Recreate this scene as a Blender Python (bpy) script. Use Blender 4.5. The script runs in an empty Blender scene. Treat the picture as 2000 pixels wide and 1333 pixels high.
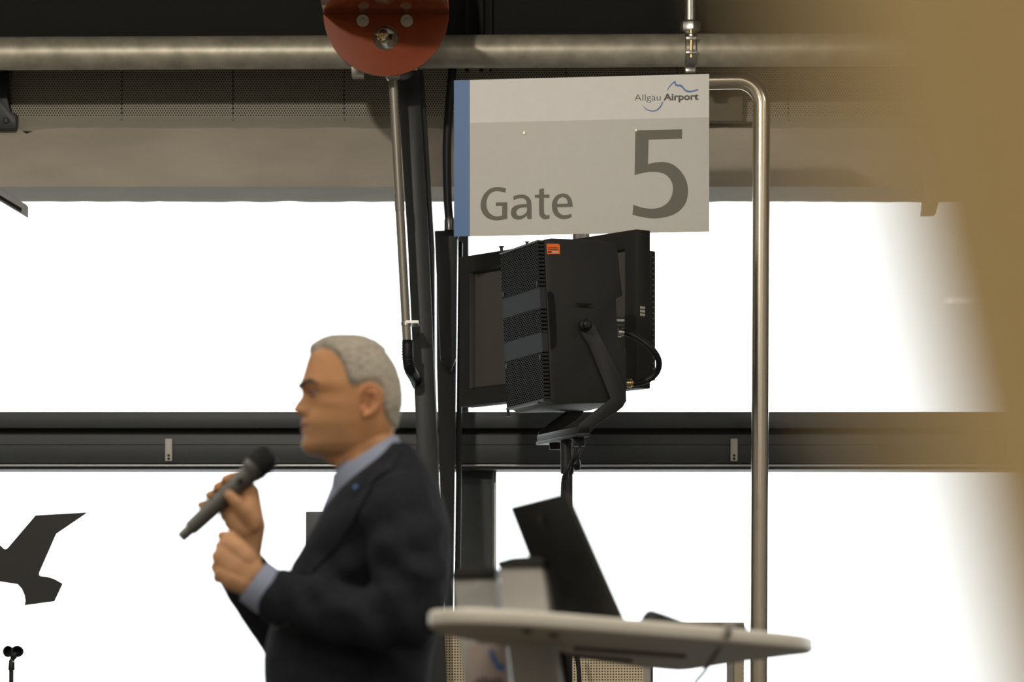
import bpy, bmesh, math, random
from mathutils import Vector, Matrix, noise
from mathutils.bvhtree import BVHTree

random.seed(7)
SC = bpy.context.scene
COL = SC.collection
FPX = 7500.0            # focal length in pixels of the 2000 x 1333 frame (135 mm on 36 mm)
HOR = 1450.0            # image row of the horizon
CAMZ = 0.95

# ------------------------------------------------------------------ camera, sky, exposure
cam_d = bpy.data.cameras.new('camera')
cam = bpy.data.objects.new('camera', cam_d)
COL.objects.link(cam)
cam.location = (0, 0, CAMZ)
cam.rotation_euler = (math.pi / 2, 0, 0)
cam_d.sensor_width = 36.0
cam_d.sensor_fit = 'HORIZONTAL'
cam_d.lens = 135.0
cam_d.shift_y = (HOR - 666.5) / 2000.0
cam_d.clip_start = 0.05
cam_d.clip_end = 500
cam_d.dof.use_dof = True
cam_d.dof.focus_distance = 12.9
cam_d.dof.aperture_fstop = 5.1
SC.camera = cam

SC.view_settings.view_transform = 'Standard'
SC.view_settings.look = 'None'
SC.view_settings.gamma = 1.0
SC.view_settings.use_curve_mapping = False
SC.view_settings.exposure = 0.0
SC.cycles.sample_clamp_indirect = 8.0

world = bpy.data.worlds.new('overcast_sky')
SC.world = world
world.use_nodes = True
bg = world.node_tree.nodes['Background']
bg.inputs[0].default_value = (0.95, 0.98, 1.0, 1)
bg.inputs[1].default_value = 3.0

LAMP_W = 64.0
SPOT_W = 300.0
LAMP_COL = (1.0, 0.91, 0.78)


# ------------------------------------------------------------------ helpers
def P(px, py, d):
    """world point that a pixel of the photograph shows at distance d"""
    return Vector(((px - 1000.0) / FPX * d, d, CAMZ + (HOR - py) / FPX * d))


CAM = Vector((0, 0, CAMZ))


def on_plane(px, py, p0, n):
    r = P(px, py, 1.0) - CAM
    t = (p0 - CAM).dot(n) / r.dot(n)
    return CAM + r * t


def zpx(py, d):
    return CAMZ + (HOR - py) / FPX * d


def xpx(px, d):
    return (px - 1000.0) / FPX * d


class MB:
    def __init__(self):
        self.v, self.f = [], []

    def add(self, vs, fs):
        o = len(self.v)
        self.v += [Vector(p) for p in vs]
        self.f += [tuple(i + o for i in f) for f in fs]
        return self

    def box(self, lo, hi):
        x0, y0, z0 = lo
        x1, y1, z1 = hi
        vs = [(x0, y0, z0), (x1, y0, z0), (x1, y1, z0), (x0, y1, z0),
              (x0, y0, z1), (x1, y0, z1), (x1, y1, z1), (x0, y1, z1)]
        fs = [(0, 3, 2, 1), (4, 5, 6, 7), (0, 1, 5, 4), (1, 2, 6, 5), (2, 3, 7, 6), (3, 0, 4, 7)]
        return self.add(vs, fs)

    def obox(self, o, a, b, c):
        """box from corner o along three edge vectors"""
        o, a, b, c = Vector(o), Vector(a), Vector(b), Vector(c)
        vs = [o, o + a, o + a + b, o + b, o + c, o + a + c, o + a + b + c, o + b + c]
        fs = [(0, 3, 2, 1), (4, 5, 6, 7), (0, 1, 5, 4), (1, 2, 6, 5), (2, 3, 7, 6), (3, 0, 4, 7)]
        if a.cross(b).dot(c) < 0:
            fs = [tuple(reversed(f)) for f in fs]
        return self.add(vs, fs)

    def prism(self, pts, ext):
        """planar outline pushed along ext"""
        pts = [Vector(p) for p in pts]
        ext = Vector(ext)
        n = len(pts)
        nor = Vector((0, 0, 0))
        for i in range(n):
            nor += pts[i].cross(pts[(i + 1) % n])
        vs = pts + [p + ext for p in pts]
        a = tuple(range(n))
        b = tuple(range(n, 2 * n))
        fs = [a[::-1], b]
        for i in range(n):
            j = (i + 1) % n
            fs.append((i, j, n + j, n + i))
        if nor.dot(ext) < 0:
            fs = [tuple(reversed(f)) for f in fs]
        return self.add(vs, fs)

    def rings(self, rings, cap0=True, cap1=True, closed=True):
        n = len(rings[0])
        vs, fs = [], []
        for r in rings:
            vs += r
        m = n if closed else n - 1
        for k in range(len(rings) - 1):
            for i in range(m):
                j = (i + 1) % n
                fs.append((k * n + i, k * n + j, (k + 1) * n + j, (k + 1) * n + i))
        if cap0:
            fs.append(tuple(range(n))[::-1])
        if cap1:
            b = (len(rings) - 1) * n
            fs.append(tuple(range(b, b + n)))
        return self.add(vs, fs)

    def tube(self, path, radii, seg=16, rounded=False, flat=None, up=None):
        """tube along a path; flat=(a,b) scales the two cross axes"""
        path = [Vector(p) for p in path]
        if not isinstance(radii, (list, tuple)):
            radii = [radii] * len(path)
        if rounded:
            d0 = (path[0] - path[1]).normalized()
            d1 = (path[-1] - path[-2]).normalized()
            pre, post = [], []
            for t in (0.97, 0.8, 0.5):
                pre.append((path[0] + d0 * radii[0] * t, radii[0] * math.sqrt(1 - t * t)))
                post.append((path[-1] + d1 * radii[-1] * t, radii[-1] * math.sqrt(1 - t * t)))
            post.reverse()
            full = pre + list(zip(path, radii)) + post
            path = [p for p, r in full]
            radii = [r for p, r in full]
        n = len(path)
        tang = []
        for i in range(n):
            a = path[max(0, i - 1)]
            b = path[min(n - 1, i + 1)]
            tang.append((b - a).normalized())
        u = Vector(up) if up is not None else Vector((0, 0, 1))
        if abs(u.dot(tang[0])) > 0.95:
            u = Vector((1, 0, 0)) if abs(tang[0].x) < 0.9 else Vector((0, 1, 0))
        u = (u - tang[0] * u.dot(tang[0])).normalized()
        rings = []
        for i in range(n):
            u = (u - tang[i] * u.dot(tang[i]))
            u.normalize()
            w = tang[i].cross(u)
            fa, fb = flat if flat else (1, 1)
            rings.append([path[i] + (u * math.cos(2 * math.pi * k / seg) * fa + w * math.sin(2 * math.pi * k / seg) * fb) * radii[i]
                          for k in range(seg)])
        return self.rings(rings)

    def lathe(self, p, axis, prof, seg=24):
        """prof = [(distance along axis, radius)]"""
        p, axis = Vector(p), Vector(axis).normalized()
        u = axis.orthogonal().normalized()
        w = axis.cross(u)
        rings = [[p + axis * t + (u * math.cos(2 * math.pi * k / seg) + w * math.sin(2 * math.pi * k / seg)) * max(r, 1e-5)
                  for k in range(seg)] for t, r in prof]
        return self.rings(rings)

    def ball(self, c, r, seg=16, rows=10):
        c = Vector(c)
        rx, ry, rz = (r, r, r) if not isinstance(r, (tuple, list)) else r
        rings = []
        for i in range(1, rows):
            t = math.pi * i / rows - math.pi / 2
            rings.append([c + Vector((rx * math.cos(t) * math.cos(2 * math.pi * k / seg),
                                      ry * math.cos(t) * math.sin(2 * math.pi * k / seg), rz * math.sin(t))) for k in range(seg)])
        return self.rings(rings)

    def mesh(self, name, origin=(0, 0, 0), uv=None):
        o = Vector(origin)
        me = bpy.data.meshes.new(name)
        me.from_pydata([tuple(p - o) for p in self.v], [], self.f)
        me.update()
        if uv:
            u0, U, V = uv
            lay = me.uv_layers.new(name='UVMap')
            for lp in me.loops:
                q = self.v[lp.vertex_index] - u0
                lay.data[lp.index].uv = (q.dot(U), q.dot(V))
        return me

    def build(self, name, mat, parent=None, smooth=None, bevel=0, uv=None, seg=2):
        org = parent_origin(parent)
        me = self.mesh(name, org, uv)
        if bevel:
            bm = bmesh.new()
            bm.from_mesh(me)
            bmesh.ops.remove_doubles(bm, verts=bm.verts, dist=1e-6)
            es = [e for e in bm.edges if len(e.link_faces) == 2 and e.calc_face_angle(0) > 0.5]
            bmesh.ops.bevel(bm, geom=es, offset=bevel, segments=seg, profile=0.5, affect='EDGES', clamp_overlap=True)
            bm.to_mesh(me)
            bm.free()
            smooth = smooth or 35
        return link(name, me, mat, parent, smooth)


ORG = {}


def parent_origin(p):
    return ORG.get(p.name, Vector((0, 0, 0))) if p is not None else Vector((0, 0, 0))


def link(name, me, mat, parent=None, smooth=None):
    if smooth:
        for pl in me.polygons:
            pl.use_smooth = True
        me.set_sharp_from_angle(angle=math.radians(smooth))
    ob = bpy.data.objects.new(name, me)
    COL.objects.link(ob)
    if mat is not None:
        me.materials.append(mat)
    if parent is not None:
        ob.parent = parent
        ORG[ob.name] = parent_origin(parent)
    return ob


def thing(name, loc, label, cat, group=None):
    o = bpy.data.objects.new(name, None)
    COL.objects.link(o)
    o.location = loc
    ORG[o.name] = Vector(loc)
    o.empty_display_size = 0.1
    return tag(o, label, cat, group)


def tag(o, label, cat, group=None):
    o['label'] = label
    o['category'] = cat
    if group:
        o['group'] = group
    return o


def struct(o, label=None):
    o['kind'] = 'structure'
    if label:
        o['label'] = label
    return o


def lerp(a, b, t):
    return a + (b - a) * t


def table(tab, x):
    """smooth interpolation in rows of (x, a, b, ...)"""
    if x <= tab[0][0]:
        return tab[0][1:]
    for i in range(len(tab) - 1):
        if x <= tab[i + 1][0]:
            p1, p2 = tab[i], tab[i + 1]
            p0 = tab[max(0, i - 1)]
            p3 = tab[min(len(tab) - 1, i + 2)]
            h = p2[0] - p1[0]
            t = (x - p1[0]) / h
            out = []
            for k in range(1, len(p1)):
                m1 = (p2[k] - p0[k]) / (p2[0] - p0[0]) * h
                m2 = (p3[k] - p1[k]) / (p3[0] - p1[0]) * h
                t2, t3 = t * t, t * t * t
                out.append((2 * t3 - 3 * t2 + 1) * p1[k] + (t3 - 2 * t2 + t) * m1 + (-2 * t3 + 3 * t2) * p2[k] + (t3 - t2) * m2)
            return tuple(out)
    return tab[-1][1:]


def spline(pts, n=6, closed=False):
    pts = [Vector(p) for p in pts]
    out = []
    m = len(pts)
    rng = range(m) if closed else range(m - 1)
    for i in rng:
        if closed:
            p0, p1, p2, p3 = pts[i - 1], pts[i], pts[(i + 1) % m], pts[(i + 2) % m]
        else:
            p0, p1, p2, p3 = pts[max(0, i - 1)], pts[i], pts[i + 1], pts[min(m - 1, i + 2)]
        for k in range(n):
            t = k / n
            out.append(0.5 * ((2 * p1) + (p2 - p0) * t + (2 * p0 - 5 * p1 + 4 * p2 - p3) * t * t + (3 * p1 - p0 - 3 * p2 + p3) * t ** 3))
    if not closed:
        out.append(pts[-1])
    return out


def smooth_outline(pts, n=4, corner=38):
    """Catmull-Rom through a closed 2D outline that keeps its sharp corners"""
    pts = [Vector((p[0], p[1])) for p in pts]
    m = len(pts)
    sharp = []
    for i in range(m):
        a = pts[i] - pts[i - 1]
        b = pts[(i + 1) % m] - pts[i]
        sharp.append(math.degrees(abs(a.angle_signed(b, 0))) > corner)
    out = []
    for i in range(m):
        p1, p2 = pts[i], pts[(i + 1) % m]
        p0 = p1 if sharp[i] else pts[i - 1]
        p3 = p2 if sharp[(i + 1) % m] else pts[(i + 2) % m]
        if sharp[i] and sharp[(i + 1) % m]:
            out.append(p1)
            continue
        for k in range(n):
            t = k / n
            out.append(0.5 * ((2 * p1) + (p2 - p0) * t + (2 * p0 - 5 * p1 + 4 * p2 - p3) * t * t + (3 * p1 - p0 - 3 * p2 + p3) * t ** 3))
    return out


# ------------------------------------------------------------------ materials
def mat(name, col, rough=0.6, metal=0.0, spec=0.5, var=0.0, vscale=8.0, bump=0.0, bscale=60.0, stretch=(1, 1, 1), col2=None, coat=0.0):
    m = bpy.data.materials.new(name)
    m.use_nodes = True
    nt = m.node_tree
    b = nt.nodes['Principled BSDF']
    b.inputs['Base Color'].default_value = (*col, 1)
    b.inputs['Roughness'].default_value = rough
    b.inputs['Metallic'].default_value = metal
    b.inputs['Specular IOR Level'].default_value = spec
    b.inputs['Coat Weight'].default_value = coat
    if var or bump:
        tc = nt.nodes.new('ShaderNodeTexCoord')
        mp = nt.nodes.new('ShaderNodeMapping')
        mp.inputs['Scale'].default_value = stretch
        nt.links.new(tc.outputs['Object'], mp.inputs['Vector'])
    if var:
        nz = nt.nodes.new('ShaderNodeTexNoise')
        nz.inputs['Scale'].default_value = vscale
        nz.inputs['Detail'].default_value = 5
        nt.links.new(mp.outputs[0], nz.inputs['Vector'])
        rp = nt.nodes.new('ShaderNodeValToRGB')
        c2 = col2 or tuple(min(1, c * (1 + var)) for c in col)
        c1 = tuple(c * (1 - var) for c in col)
        rp.color_ramp.elements[0].position = 0.3
        rp.color_ramp.elements[1].position = 0.7
        rp.color_ramp.elements[0].color = (*c1, 1)
        rp.color_ramp.elements[1].color = (*c2, 1)
        nt.links.new(nz.outputs['Fac'], rp.inputs['Fac'])
        nt.links.new(rp.outputs['Color'], b.inputs['Base Color'])
    if bump:
        nb = nt.nodes.new('ShaderNodeTexNoise')
        nb.inputs['Scale'].default_value = bscale
        nb.inputs['Detail'].default_value = 4
        nt.links.new(mp.outputs[0], nb.inputs['Vector'])
        bp = nt.nodes.new('ShaderNodeBump')
        bp.inputs['Strength'].default_value = bump
        bp.inputs['Distance'].default_value = 0.004
        nt.links.new(nb.outputs['Fac'], bp.inputs['Height'])
        nt.links.new(bp.outputs['Normal'], b.inputs['Normal'])
    return m


def perf_mat(name, col, hole, pitch, rad, hexa=True, rough=0.5, metal=0.0, bands=None, band_col=None, kyv=None, spec=0.5):
    """punched sheet: round holes on a hexagonal or square grid, UV in metres; bands = [(v0, v1)] without large holes"""
    m = mat(name, col, rough, metal)
    nt = m.node_tree
    b = nt.nodes['Principled BSDF']
    L = nt.links.new
    uv = nt.nodes.new('ShaderNodeUVMap')
    sep = nt.nodes.new('ShaderNodeSeparateXYZ')
    L(uv.outputs[0], sep.inputs[0])

    def math_n(op, a, bb=None):
        n = nt.nodes.new('ShaderNodeMath')
        n.operation = op
        for i, s in enumerate((a, bb)):
            if s is None:
                continue
            if isinstance(s, (int, float)):
                n.inputs[i].default_value = s
            else:
                L(s, n.inputs[i])
        return n.outputs[0]

    asp = 1.732 if hexa else 1.0
    ky = kyv or pitch * asp
    u = math_n('DIVIDE', sep.outputs[0], pitch)
    v = math_n('DIVIDE', sep.outputs[1], ky)

    def lattice(off):
        du = math_n('SUBTRACT', math_n('FRACT', math_n('ADD', u, off)), 0.5)
        dv = math_n('MULTIPLY', math_n('SUBTRACT', math_n('FRACT', math_n('ADD', v, off)), 0.5), asp)
        return math_n('SQRT', math_n('ADD', math_n('MULTIPLY', du, du), math_n('MULTIPLY', dv, dv)))

    dist = lattice(0.0)
    if hexa:
        dist = math_n('MINIMUM', dist, lattice(0.5))
    hole_f = math_n('LESS_THAN', dist, rad)
    mix = nt.nodes.new('ShaderNodeMix')
    mix.data_type = 'RGBA'
    mix.inputs[6].default_value = (*col, 1)
    mix.inputs[7].default_value = (*hole, 1)
    if bands:
        tot = None
        for v0, v1 in bands:
            ins = math_n('MULTIPLY', math_n('GREATER_THAN', sep.outputs[1], v0), math_n('LESS_THAN', sep.outputs[1], v1))
            tot = ins if tot is None else math_n('ADD', tot, ins)
        hole_f = math_n('MULTIPLY', hole_f, math_n('SUBTRACT', 1.0, tot))
        mb = nt.nodes.new('ShaderNodeMix')
        mb.data_type = 'RGBA'
        mb.inputs[6].default_value = (*col, 1)
        mb.inputs[7].default_value = (*band_col, 1)
        L(tot, mb.inputs[0])
        L(mb.outputs[2], mix.inputs[6])
    L(hole_f, mix.inputs[0])
    L(mix.outputs[2], b.inputs['Base Color'])
    L(math_n('MULTIPLY', math_n('SUBTRACT', 1.0, hole_f), metal), b.inputs['Metallic'])
    L(math_n('MULTIPLY', math_n('SUBTRACT', 1.0, hole_f), spec), b.inputs['Specular IOR Level'])
    return m


def glass_mat():
    m = bpy.data.materials.new('window_glass')
    m.use_nodes = True
    nt = m.node_tree
    nt.nodes.clear()
    out = nt.nodes.new('ShaderNodeOutputMaterial')
    tr = nt.nodes.new('ShaderNodeBsdfTransparent')
    tr.inputs[0].default_value = (0.97, 0.985, 0.98, 1)
    gl = nt.nodes.new('ShaderNodeBsdfGlossy')
    gl.inputs['Roughness'].default_value = 0.02
    fr = nt.nodes.new('ShaderNodeFresnel')
    fr.inputs[0].default_value = 1.45
    mx = nt.nodes.new('ShaderNodeMixShader')
    nt.links.new(fr.outputs[0], mx.inputs[0])
    nt.links.new(tr.outputs[0], mx.inputs[1])
    nt.links.new(gl.outputs[0], mx.inputs[2])
    nt.links.new(mx.outputs[0], out.inputs[0])
    return m


def emit_mat(name, col, s):
    m = bpy.data.materials.new(name)
    m.use_nodes = True
    b = m.node_tree.nodes['Principled BSDF']
    b.inputs['Base Color'].default_value = (*col, 1)
    b.inputs['Emission Color'].default_value = (*col, 1)
    b.inputs['Emission Strength'].default_value = s
    return m


M = {}
M['floor'] = mat('floor_stone', (0.11, 0.105, 0.098), 0.45, var=0.12, vscale=3)
M['wall'] = mat('wall_paint', (0.52, 0.50, 0.46), 0.8, var=0.04, vscale=2)
M['ceiling'] = mat('ceiling_dark', (0.05, 0.05, 0.045), 0.8)
M['dark_steel'] = mat('anthracite_steel', (0.022, 0.026, 0.028), 0.42, spec=0.4, var=0.08, vscale=30)
M['upper_shadow'] = mat('upper_shadow_paint', (0.012, 0.0125, 0.011), 0.7, spec=0.2)  # near-black colour carries the shadow under the ceiling
M['frame'] = mat('anthracite_aluminium', (0.046, 0.054, 0.060), 0.45, spec=0.45, var=0.06, vscale=20)
M['groove'] = mat('black_rubber_seal', (0.012, 0.013, 0.014), 0.7)
M['bead'] = mat('bright_aluminium_bead', (0.55, 0.56, 0.57), 0.35, metal=0.7)
M['concrete'] = mat('cast_concrete', (0.50, 0.45, 0.375), 0.85, var=0.13, vscale=2.2, stretch=(1, 1, 3), bump=0.25, bscale=40)
M['galv'] = mat('galvanised_steel', (0.52, 0.485, 0.39), 0.46, metal=0.5, var=0.22, vscale=16, stretch=(1, 1, 1), bump=0.08, bscale=90)
M['galv2'] = mat('zinc_plated_steel', (0.55, 0.54, 0.50), 0.3, metal=0.9, var=0.15, vscale=40)
M['stainless'] = mat('brushed_stainless', (0.62, 0.56, 0.47), 0.22, metal=0.97, var=0.06, vscale=60, stretch=(12, 12, 0.5))
M['brass'] = mat('brass', (0.72, 0.52, 0.24), 0.3, metal=1.0)
M['perf'] = perf_mat('perforated_soffit', (0.46, 0.42, 0.33), (0.015, 0.014, 0.012), 0.0098, 0.31)
M['strip'] = mat('painted_flashing', (0.32, 0.30, 0.24), 0.6, var=0.05, vscale=6)
M['red'] = mat('red_lacquer', (0.25, 0.052, 0.016), 0.13, spec=0.14, coat=0.0, var=0.06, vscale=10)
M['washer'] = mat('washer_zinc', (0.55, 0.50, 0.40), 0.5, metal=0.35)
M['sign_white'] = mat('sign_white', (0.80, 0.785, 0.755), 0.45, var=0.015, vscale=30)
M['sign_grey'] = mat('sign_light_grey', (0.60, 0.59, 0.545), 0.45, var=0.015, vscale=30)
M['sign_blue'] = mat('sign_blue', (0.055, 0.17, 0.42), 0.45)
M['sign_text'] = mat('sign_dark_olive', (0.125, 0.118, 0.088), 0.5)
M['sign_text2'] = mat('sign_dark_grey', (0.08, 0.08, 0.075), 0.5)
M['spk'] = mat('speaker_black_paint', (0.017, 0.0165, 0.0155), 0.55, spec=0.35, bump=0.3, bscale=400)
M['spk_dark'] = mat('recess_shade_and_badge', (0.006, 0.006, 0.006), 0.7, spec=0.2)
M['black_metal'] = mat('black_powder_coat', (0.014, 0.014, 0.014), 0.45, spec=0.4)
M['rubber'] = mat('black_rubber', (0.012, 0.012, 0.013), 0.5, spec=0.35)
M['orange'] = mat('orange_sticker', (0.85, 0.16, 0.02), 0.6)
M['ink'] = mat('dark_print', (0.05, 0.03, 0.02), 0.7)
M['tvcase'] = mat('monitor_casing', (0.022, 0.021, 0.019), 0.5, spec=0.35)
M['screen'] = mat('monitor_screen', (0.085, 0.08, 0.072), 0.35, spec=0.4)
M['white_label'] = mat('label_print', (0.5, 0.48, 0.42), 0.6)
M['beige_perf'] = perf_mat('beige_perforated', (0.78, 0.66, 0.46), (0.02, 0.017, 0.012), 0.0102, 0.26, hexa=False)
M['beige'] = mat('beige_powder_coat', (0.68, 0.58, 0.42), 0.5)
M['desk'] = mat('desk_white_laminate', (0.78, 0.745, 0.66), 0.35, spec=0.5, var=0.02, vscale=10)
M['deskcol'] = mat('desk_column_silver', (0.42, 0.41, 0.39), 0.45, metal=0.15)
M['slot'] = mat('desk_dark_fitting', (0.05, 0.045, 0.035), 0.6)
M['paper'] = mat('notice_paper', (0.44, 0.36, 0.33), 0.7)
M['purple'] = mat('notice_print', (0.18, 0.12, 0.13), 0.7)
M['laptop'] = mat('laptop_black', (0.013, 0.013, 0.012), 0.5, spec=0.35)
M['cable_grey'] = mat('grey_cable', (0.16, 0.15, 0.14), 0.5)
M['decal'] = mat('decal_film', (0.022, 0.022, 0.022), 0.5)
M['micbody'] = mat('microphone_grey', (0.12, 0.12, 0.11), 0.42, metal=0.4)
M['micdark'] = mat('microphone_grille', (0.014, 0.014, 0.014), 0.5, metal=0.4, bump=0.6, bscale=900)
M['jacket'] = mat('jacket_wool', (0.016, 0.018, 0.025), 0.85, spec=0.2, var=0.15, vscale=90, bump=0.15, bscale=500)
M['lapel'] = mat('jacket_lapel_wool', (0.019, 0.021, 0.029), 0.85, spec=0.2, bump=0.15, bscale=500)
M['shirt'] = mat('shirt_cotton', (0.30, 0.34, 0.46), 0.8, spec=0.2, bump=0.1, bscale=300)
M['trousers'] = mat('trousers_wool', (0.02, 0.021, 0.026), 0.85)
M['shoe'] = mat('shoe_leather', (0.015, 0.012, 0.01), 0.35)
M['hair'] = mat('grey_hair', (0.42, 0.375, 0.31), 0.6, spec=0.3, var=0.22, vscale=260, stretch=(0.3, 1, 0.45), col2=(0.52, 0.47, 0.39), bump=0.7, bscale=160)
M['brow'] = mat('eyebrow_hair', (0.07, 0.05, 0.035), 0.7)
M['eye'] = mat('eye_white', (0.42, 0.39, 0.36), 0.2)
M['iris'] = mat('eye_iris', (0.03, 0.02, 0.015), 0.15)
M['tan'] = mat('tan_lacquered_wood', (0.80, 0.585, 0.265), 0.6, spec=0.3, var=0.05, vscale=4, stretch=(6, 6, 0.6))
M['lampcase'] = mat('lamp_housing', (0.6, 0.6, 0.58), 0.5)
M['lampglow'] = emit_mat('lamp_diffuser', (1.0, 0.85, 0.65), 2.5)
M['glass'] = glass_mat()
M['apron'] = mat('apron_concrete', (0.55, 0.55, 0.53), 0.8, var=0.06, vscale=0.2)

# ------------------------------------------------------------------ setting
XW = 7.0
YB, YF = -6.0, 15.25
ZC = 5.0
struct(MB().box((-XW, YB, -0.12), (XW, YF, 0)).build('floor', M['floor']))
struct(MB().box((-XW, YB, ZC), (XW, YF, ZC + 0.12)).build('ceiling', M['ceiling']))
struct(MB().box((-XW - 0.2, YB, 0), (-XW, YF, ZC)).build('wall_left', M['wall']))
struct(MB().box((XW, YB, 0), (XW + 0.2, YF, ZC)).build('wall_right', M['wall']))
struct(MB().box((-XW - 0.2, YB - 0.2, 0), (XW + 0.2, YB, ZC)).build('wall_rear', M['wall']))
struct(MB().box((-120, 15.3, -0.5), (120, 260, -0.35)).build('ground', M['apron']))

# window wall: concrete lintel, perforated strip above it, added dark beam painting the ceiling shadow over the pipe
DBEAM = 14.5
zb0, zb1 = zpx(365, DBEAM), zpx(250, DBEAM)
mb = MB()
nx = 420
fb, ft, bt, bb = [], [], [], []
for i in range(nx + 1):
    x = lerp(-XW, XW, i / nx)
    px = 1000 + x / DBEAM * FPX
    chip = 0.004 * noise.noise(Vector((x * 9, 3.1, 0))) + 0.003 * noise.noise(Vector((x * 40, 1.7, 0)))
    chip -= 0.022 * math.exp(-((px - 55) / 14.0) ** 2) + 0.006 * max(0, noise.noise(Vector((x * 14, 8.8, 0))))
    rag = 0.0035 * noise.noise(Vector((x * 12, 0.4, 5)))
    rise = (px - 1000) * (-0.0000065)
    fb.append((x, DBEAM, zb0 - rise * 0))
    ft.append((x, DBEAM, zb1 + chip))
    bt.append((x, DBEAM + 0.41, zb1 + 0.0))
    bb.append((x, DBEAM + 0.41, zb0 + rag))
vs = []
fs = []
rows = [fb, [(a[0], a[1] - 0.0, lerp(a[2], b[2], 0.5)) for a, b in zip(fb, ft)], ft, bt, bb]
for r in rows:
    vs += r
n = nx + 1
for k in range(len(rows)):
    k2 = (k + 1) % len(rows)
    for i in range(nx):
        fs.append((k * n + i, k * n + i + 1, k2 * n + i + 1, k2 * n + i))
mb.add(vs, fs)
beam = struct(mb.build('trim_1', M['concrete'], smooth=30), 'raw concrete lintel beam above the upper windows')

DP = 14.53
zp0, zp1 = zpx(228, DP), ZC
wall = struct(MB().box((-XW, DP + 0.03, zb1 - 0.02), (XW, DP + 0.25, ZC)).build('wall_front', M['upper_shadow']))
pw = 217 / FPX * DP
x = xpx(238, DP) - 12 * pw
k = 0
while x < XW:
    x0, x1 = max(x, -XW), min(x + pw, XW)
    if x1 > -XW:
        MB().box((x0 + 0.0015, DP + (0.002 if k % 2 else 0.0), zp0), (x1 - 0.0015, DP + 0.03, zp0 + 0.62)).build(
            'panel', M['perf'], wall, uv=(Vector((x0 + 0.004, 0, zp0 - 0.003)), Vector((1, 0, 0)), Vector((0, 0, 1))))
        if 0 < (x0 / DP * FPX + 1000) < 2000:
            c = Vector((x0, DP - 0.012, zp0 - 0.012))
            MB().lathe(c, (0, -1, 0), [(0, 0.005), (0.004, 0.005), (0.006, 0.003)], 10).build('screw', M['strip'], wall, smooth=40)
    x += pw
    k += 1
MB().box((-XW, DP - 0.012, zb1 - 0.01), (XW, DP + 0.03, zp0 - 0.001)).build('flashing', M['strip'], wall)
struct(MB().box((-XW, 14.22, zpx(104, 14.2)), (XW, 14.52, ZC)).build('trim_2', M['upper_shadow'], bevel=0.006), 'dark beam added as ceiling shadow behind the galvanised pipe')
for px0, px1 in ((908, 916), (936, 944), (956, 961)):
    MB().box((xpx(px0, 14.2), 14.19, zpx(140, 14.2)), (xpx(px1, 14.2), 14.22, ZC)).build('rib', M['upper_shadow'], bpy.data.objects['trim_2'])

# window frames
D0 = 14.72
tr = struct(MB().box((-XW, D0, zpx(837, D0)), (XW, 14.90, zpx(804.5, D0))).build('trim_3', M['frame'], bevel=0.004), 'anthracite window transom running across between upper and lower windows')
MB().box((-XW, D0 + 0.05, zpx(851, D0 + 0.05)), (XW, 14.90, zpx(835, D0 + 0.05))).build('seal_groove', M['groove'], tr)
MB().box((-XW, D0 + 0.02, zpx(906, D0 + 0.02)), (XW, 14.90, zpx(849, D0 + 0.02))).build('lower_face', M['frame'], tr, bevel=0.002)
MB().box((-XW, D0 + 0.016, zpx(868.6, D0)), (XW, D0 + 0.03, zpx(868.0, D0))).build('seam', M['groove'], tr)
MB().box((-XW, D0 + 0.005, zpx(911, D0)), (XW, 14.90, zpx(907.5, D0))).build('glazing_bead', M['bead'], tr, bevel=0.002)
MB().box((-XW, D0 + 0.03, zpx(916.5, D0)), (XW, 14.90, zpx(911.5, D0))).build('drip_profile', M['frame'], tr)
for px in (329, 1434, 1976):
    cx = xpx(px, D0)
    pl = MB().box((cx - 0.0135, D0 + 0.006, zpx(901, D0)), (cx + 0.0135, D0 + 0.021, zpx(857, D0))).build('cover_plate', mat('plate_grey', (0.66, 0.64, 0.60), 0.5), tr, bevel=0.002)
    for py in (890, 896.5):
        MB().lathe((cx, D0 + 0.007, zpx(py, D0)), (0, -1, 0), [(0, 0.0052), (0.0025, 0.0052)], 10).build('screw_hole', M['ink'], pl)

frames = [(-6.9, -6.76), (-3.3, -3.16), (xpx(896, 14.8), xpx(963, 14.8)), (3.0, 3.14), (6.76, 6.9)]
for i, (a, b) in enumerate(frames):
    fr = struct(MB().box((a, 14.84, 0), (b, 15.1, zpx(905, 14.8))).build('trim_%d' % (4 + i), M['frame'], bevel=0.003), 'anthracite window post below the transom')
    for q in (a - 0.012, b):
        MB().box((q, 14.87, 0.1), (q + 0.012, 15.0, zpx(914, 14.8))).build('glazing_bead', M['bead'] if i == 2 else M['frame'], fr, bevel=0.001)
    w = 0.03 if i == 2 else 0.07
    MB().box(((a + b) / 2 - w - (0.04 if i == 2 else 0), 14.86, zpx(804, 14.8)), ((a + b) / 2 + w - (0.06 if i == 2 else 0), 15.1, zb0 + 0.1)).build('upper_post', M['frame'], fr, bevel=0.003)
struct(MB().box((-XW, 14.82, 0), (XW, 15.1, 0.14)).build('trim_9', M['frame'], bevel=0.004), 'window sill profile along the floor')
wi = 1
for i in range(len(frames) - 1):
    a, b = frames[i][1], frames[i + 1][0]
    o = MB().box((a - 0.01, 14.88, 0.12), (b + 0.01, 14.89, zpx(905, 14.8))).build('window_%d' % wi, M['glass'])
    struct(o)
    wi += 1
    o = MB().box((a - 0.01, 14.88, zpx(810, 14.8)), (b + 0.01, 14.89, zb0 + 0.08)).build('window_%d' % wi, M['glass'])
    struct(o)
    wi += 1

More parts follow.
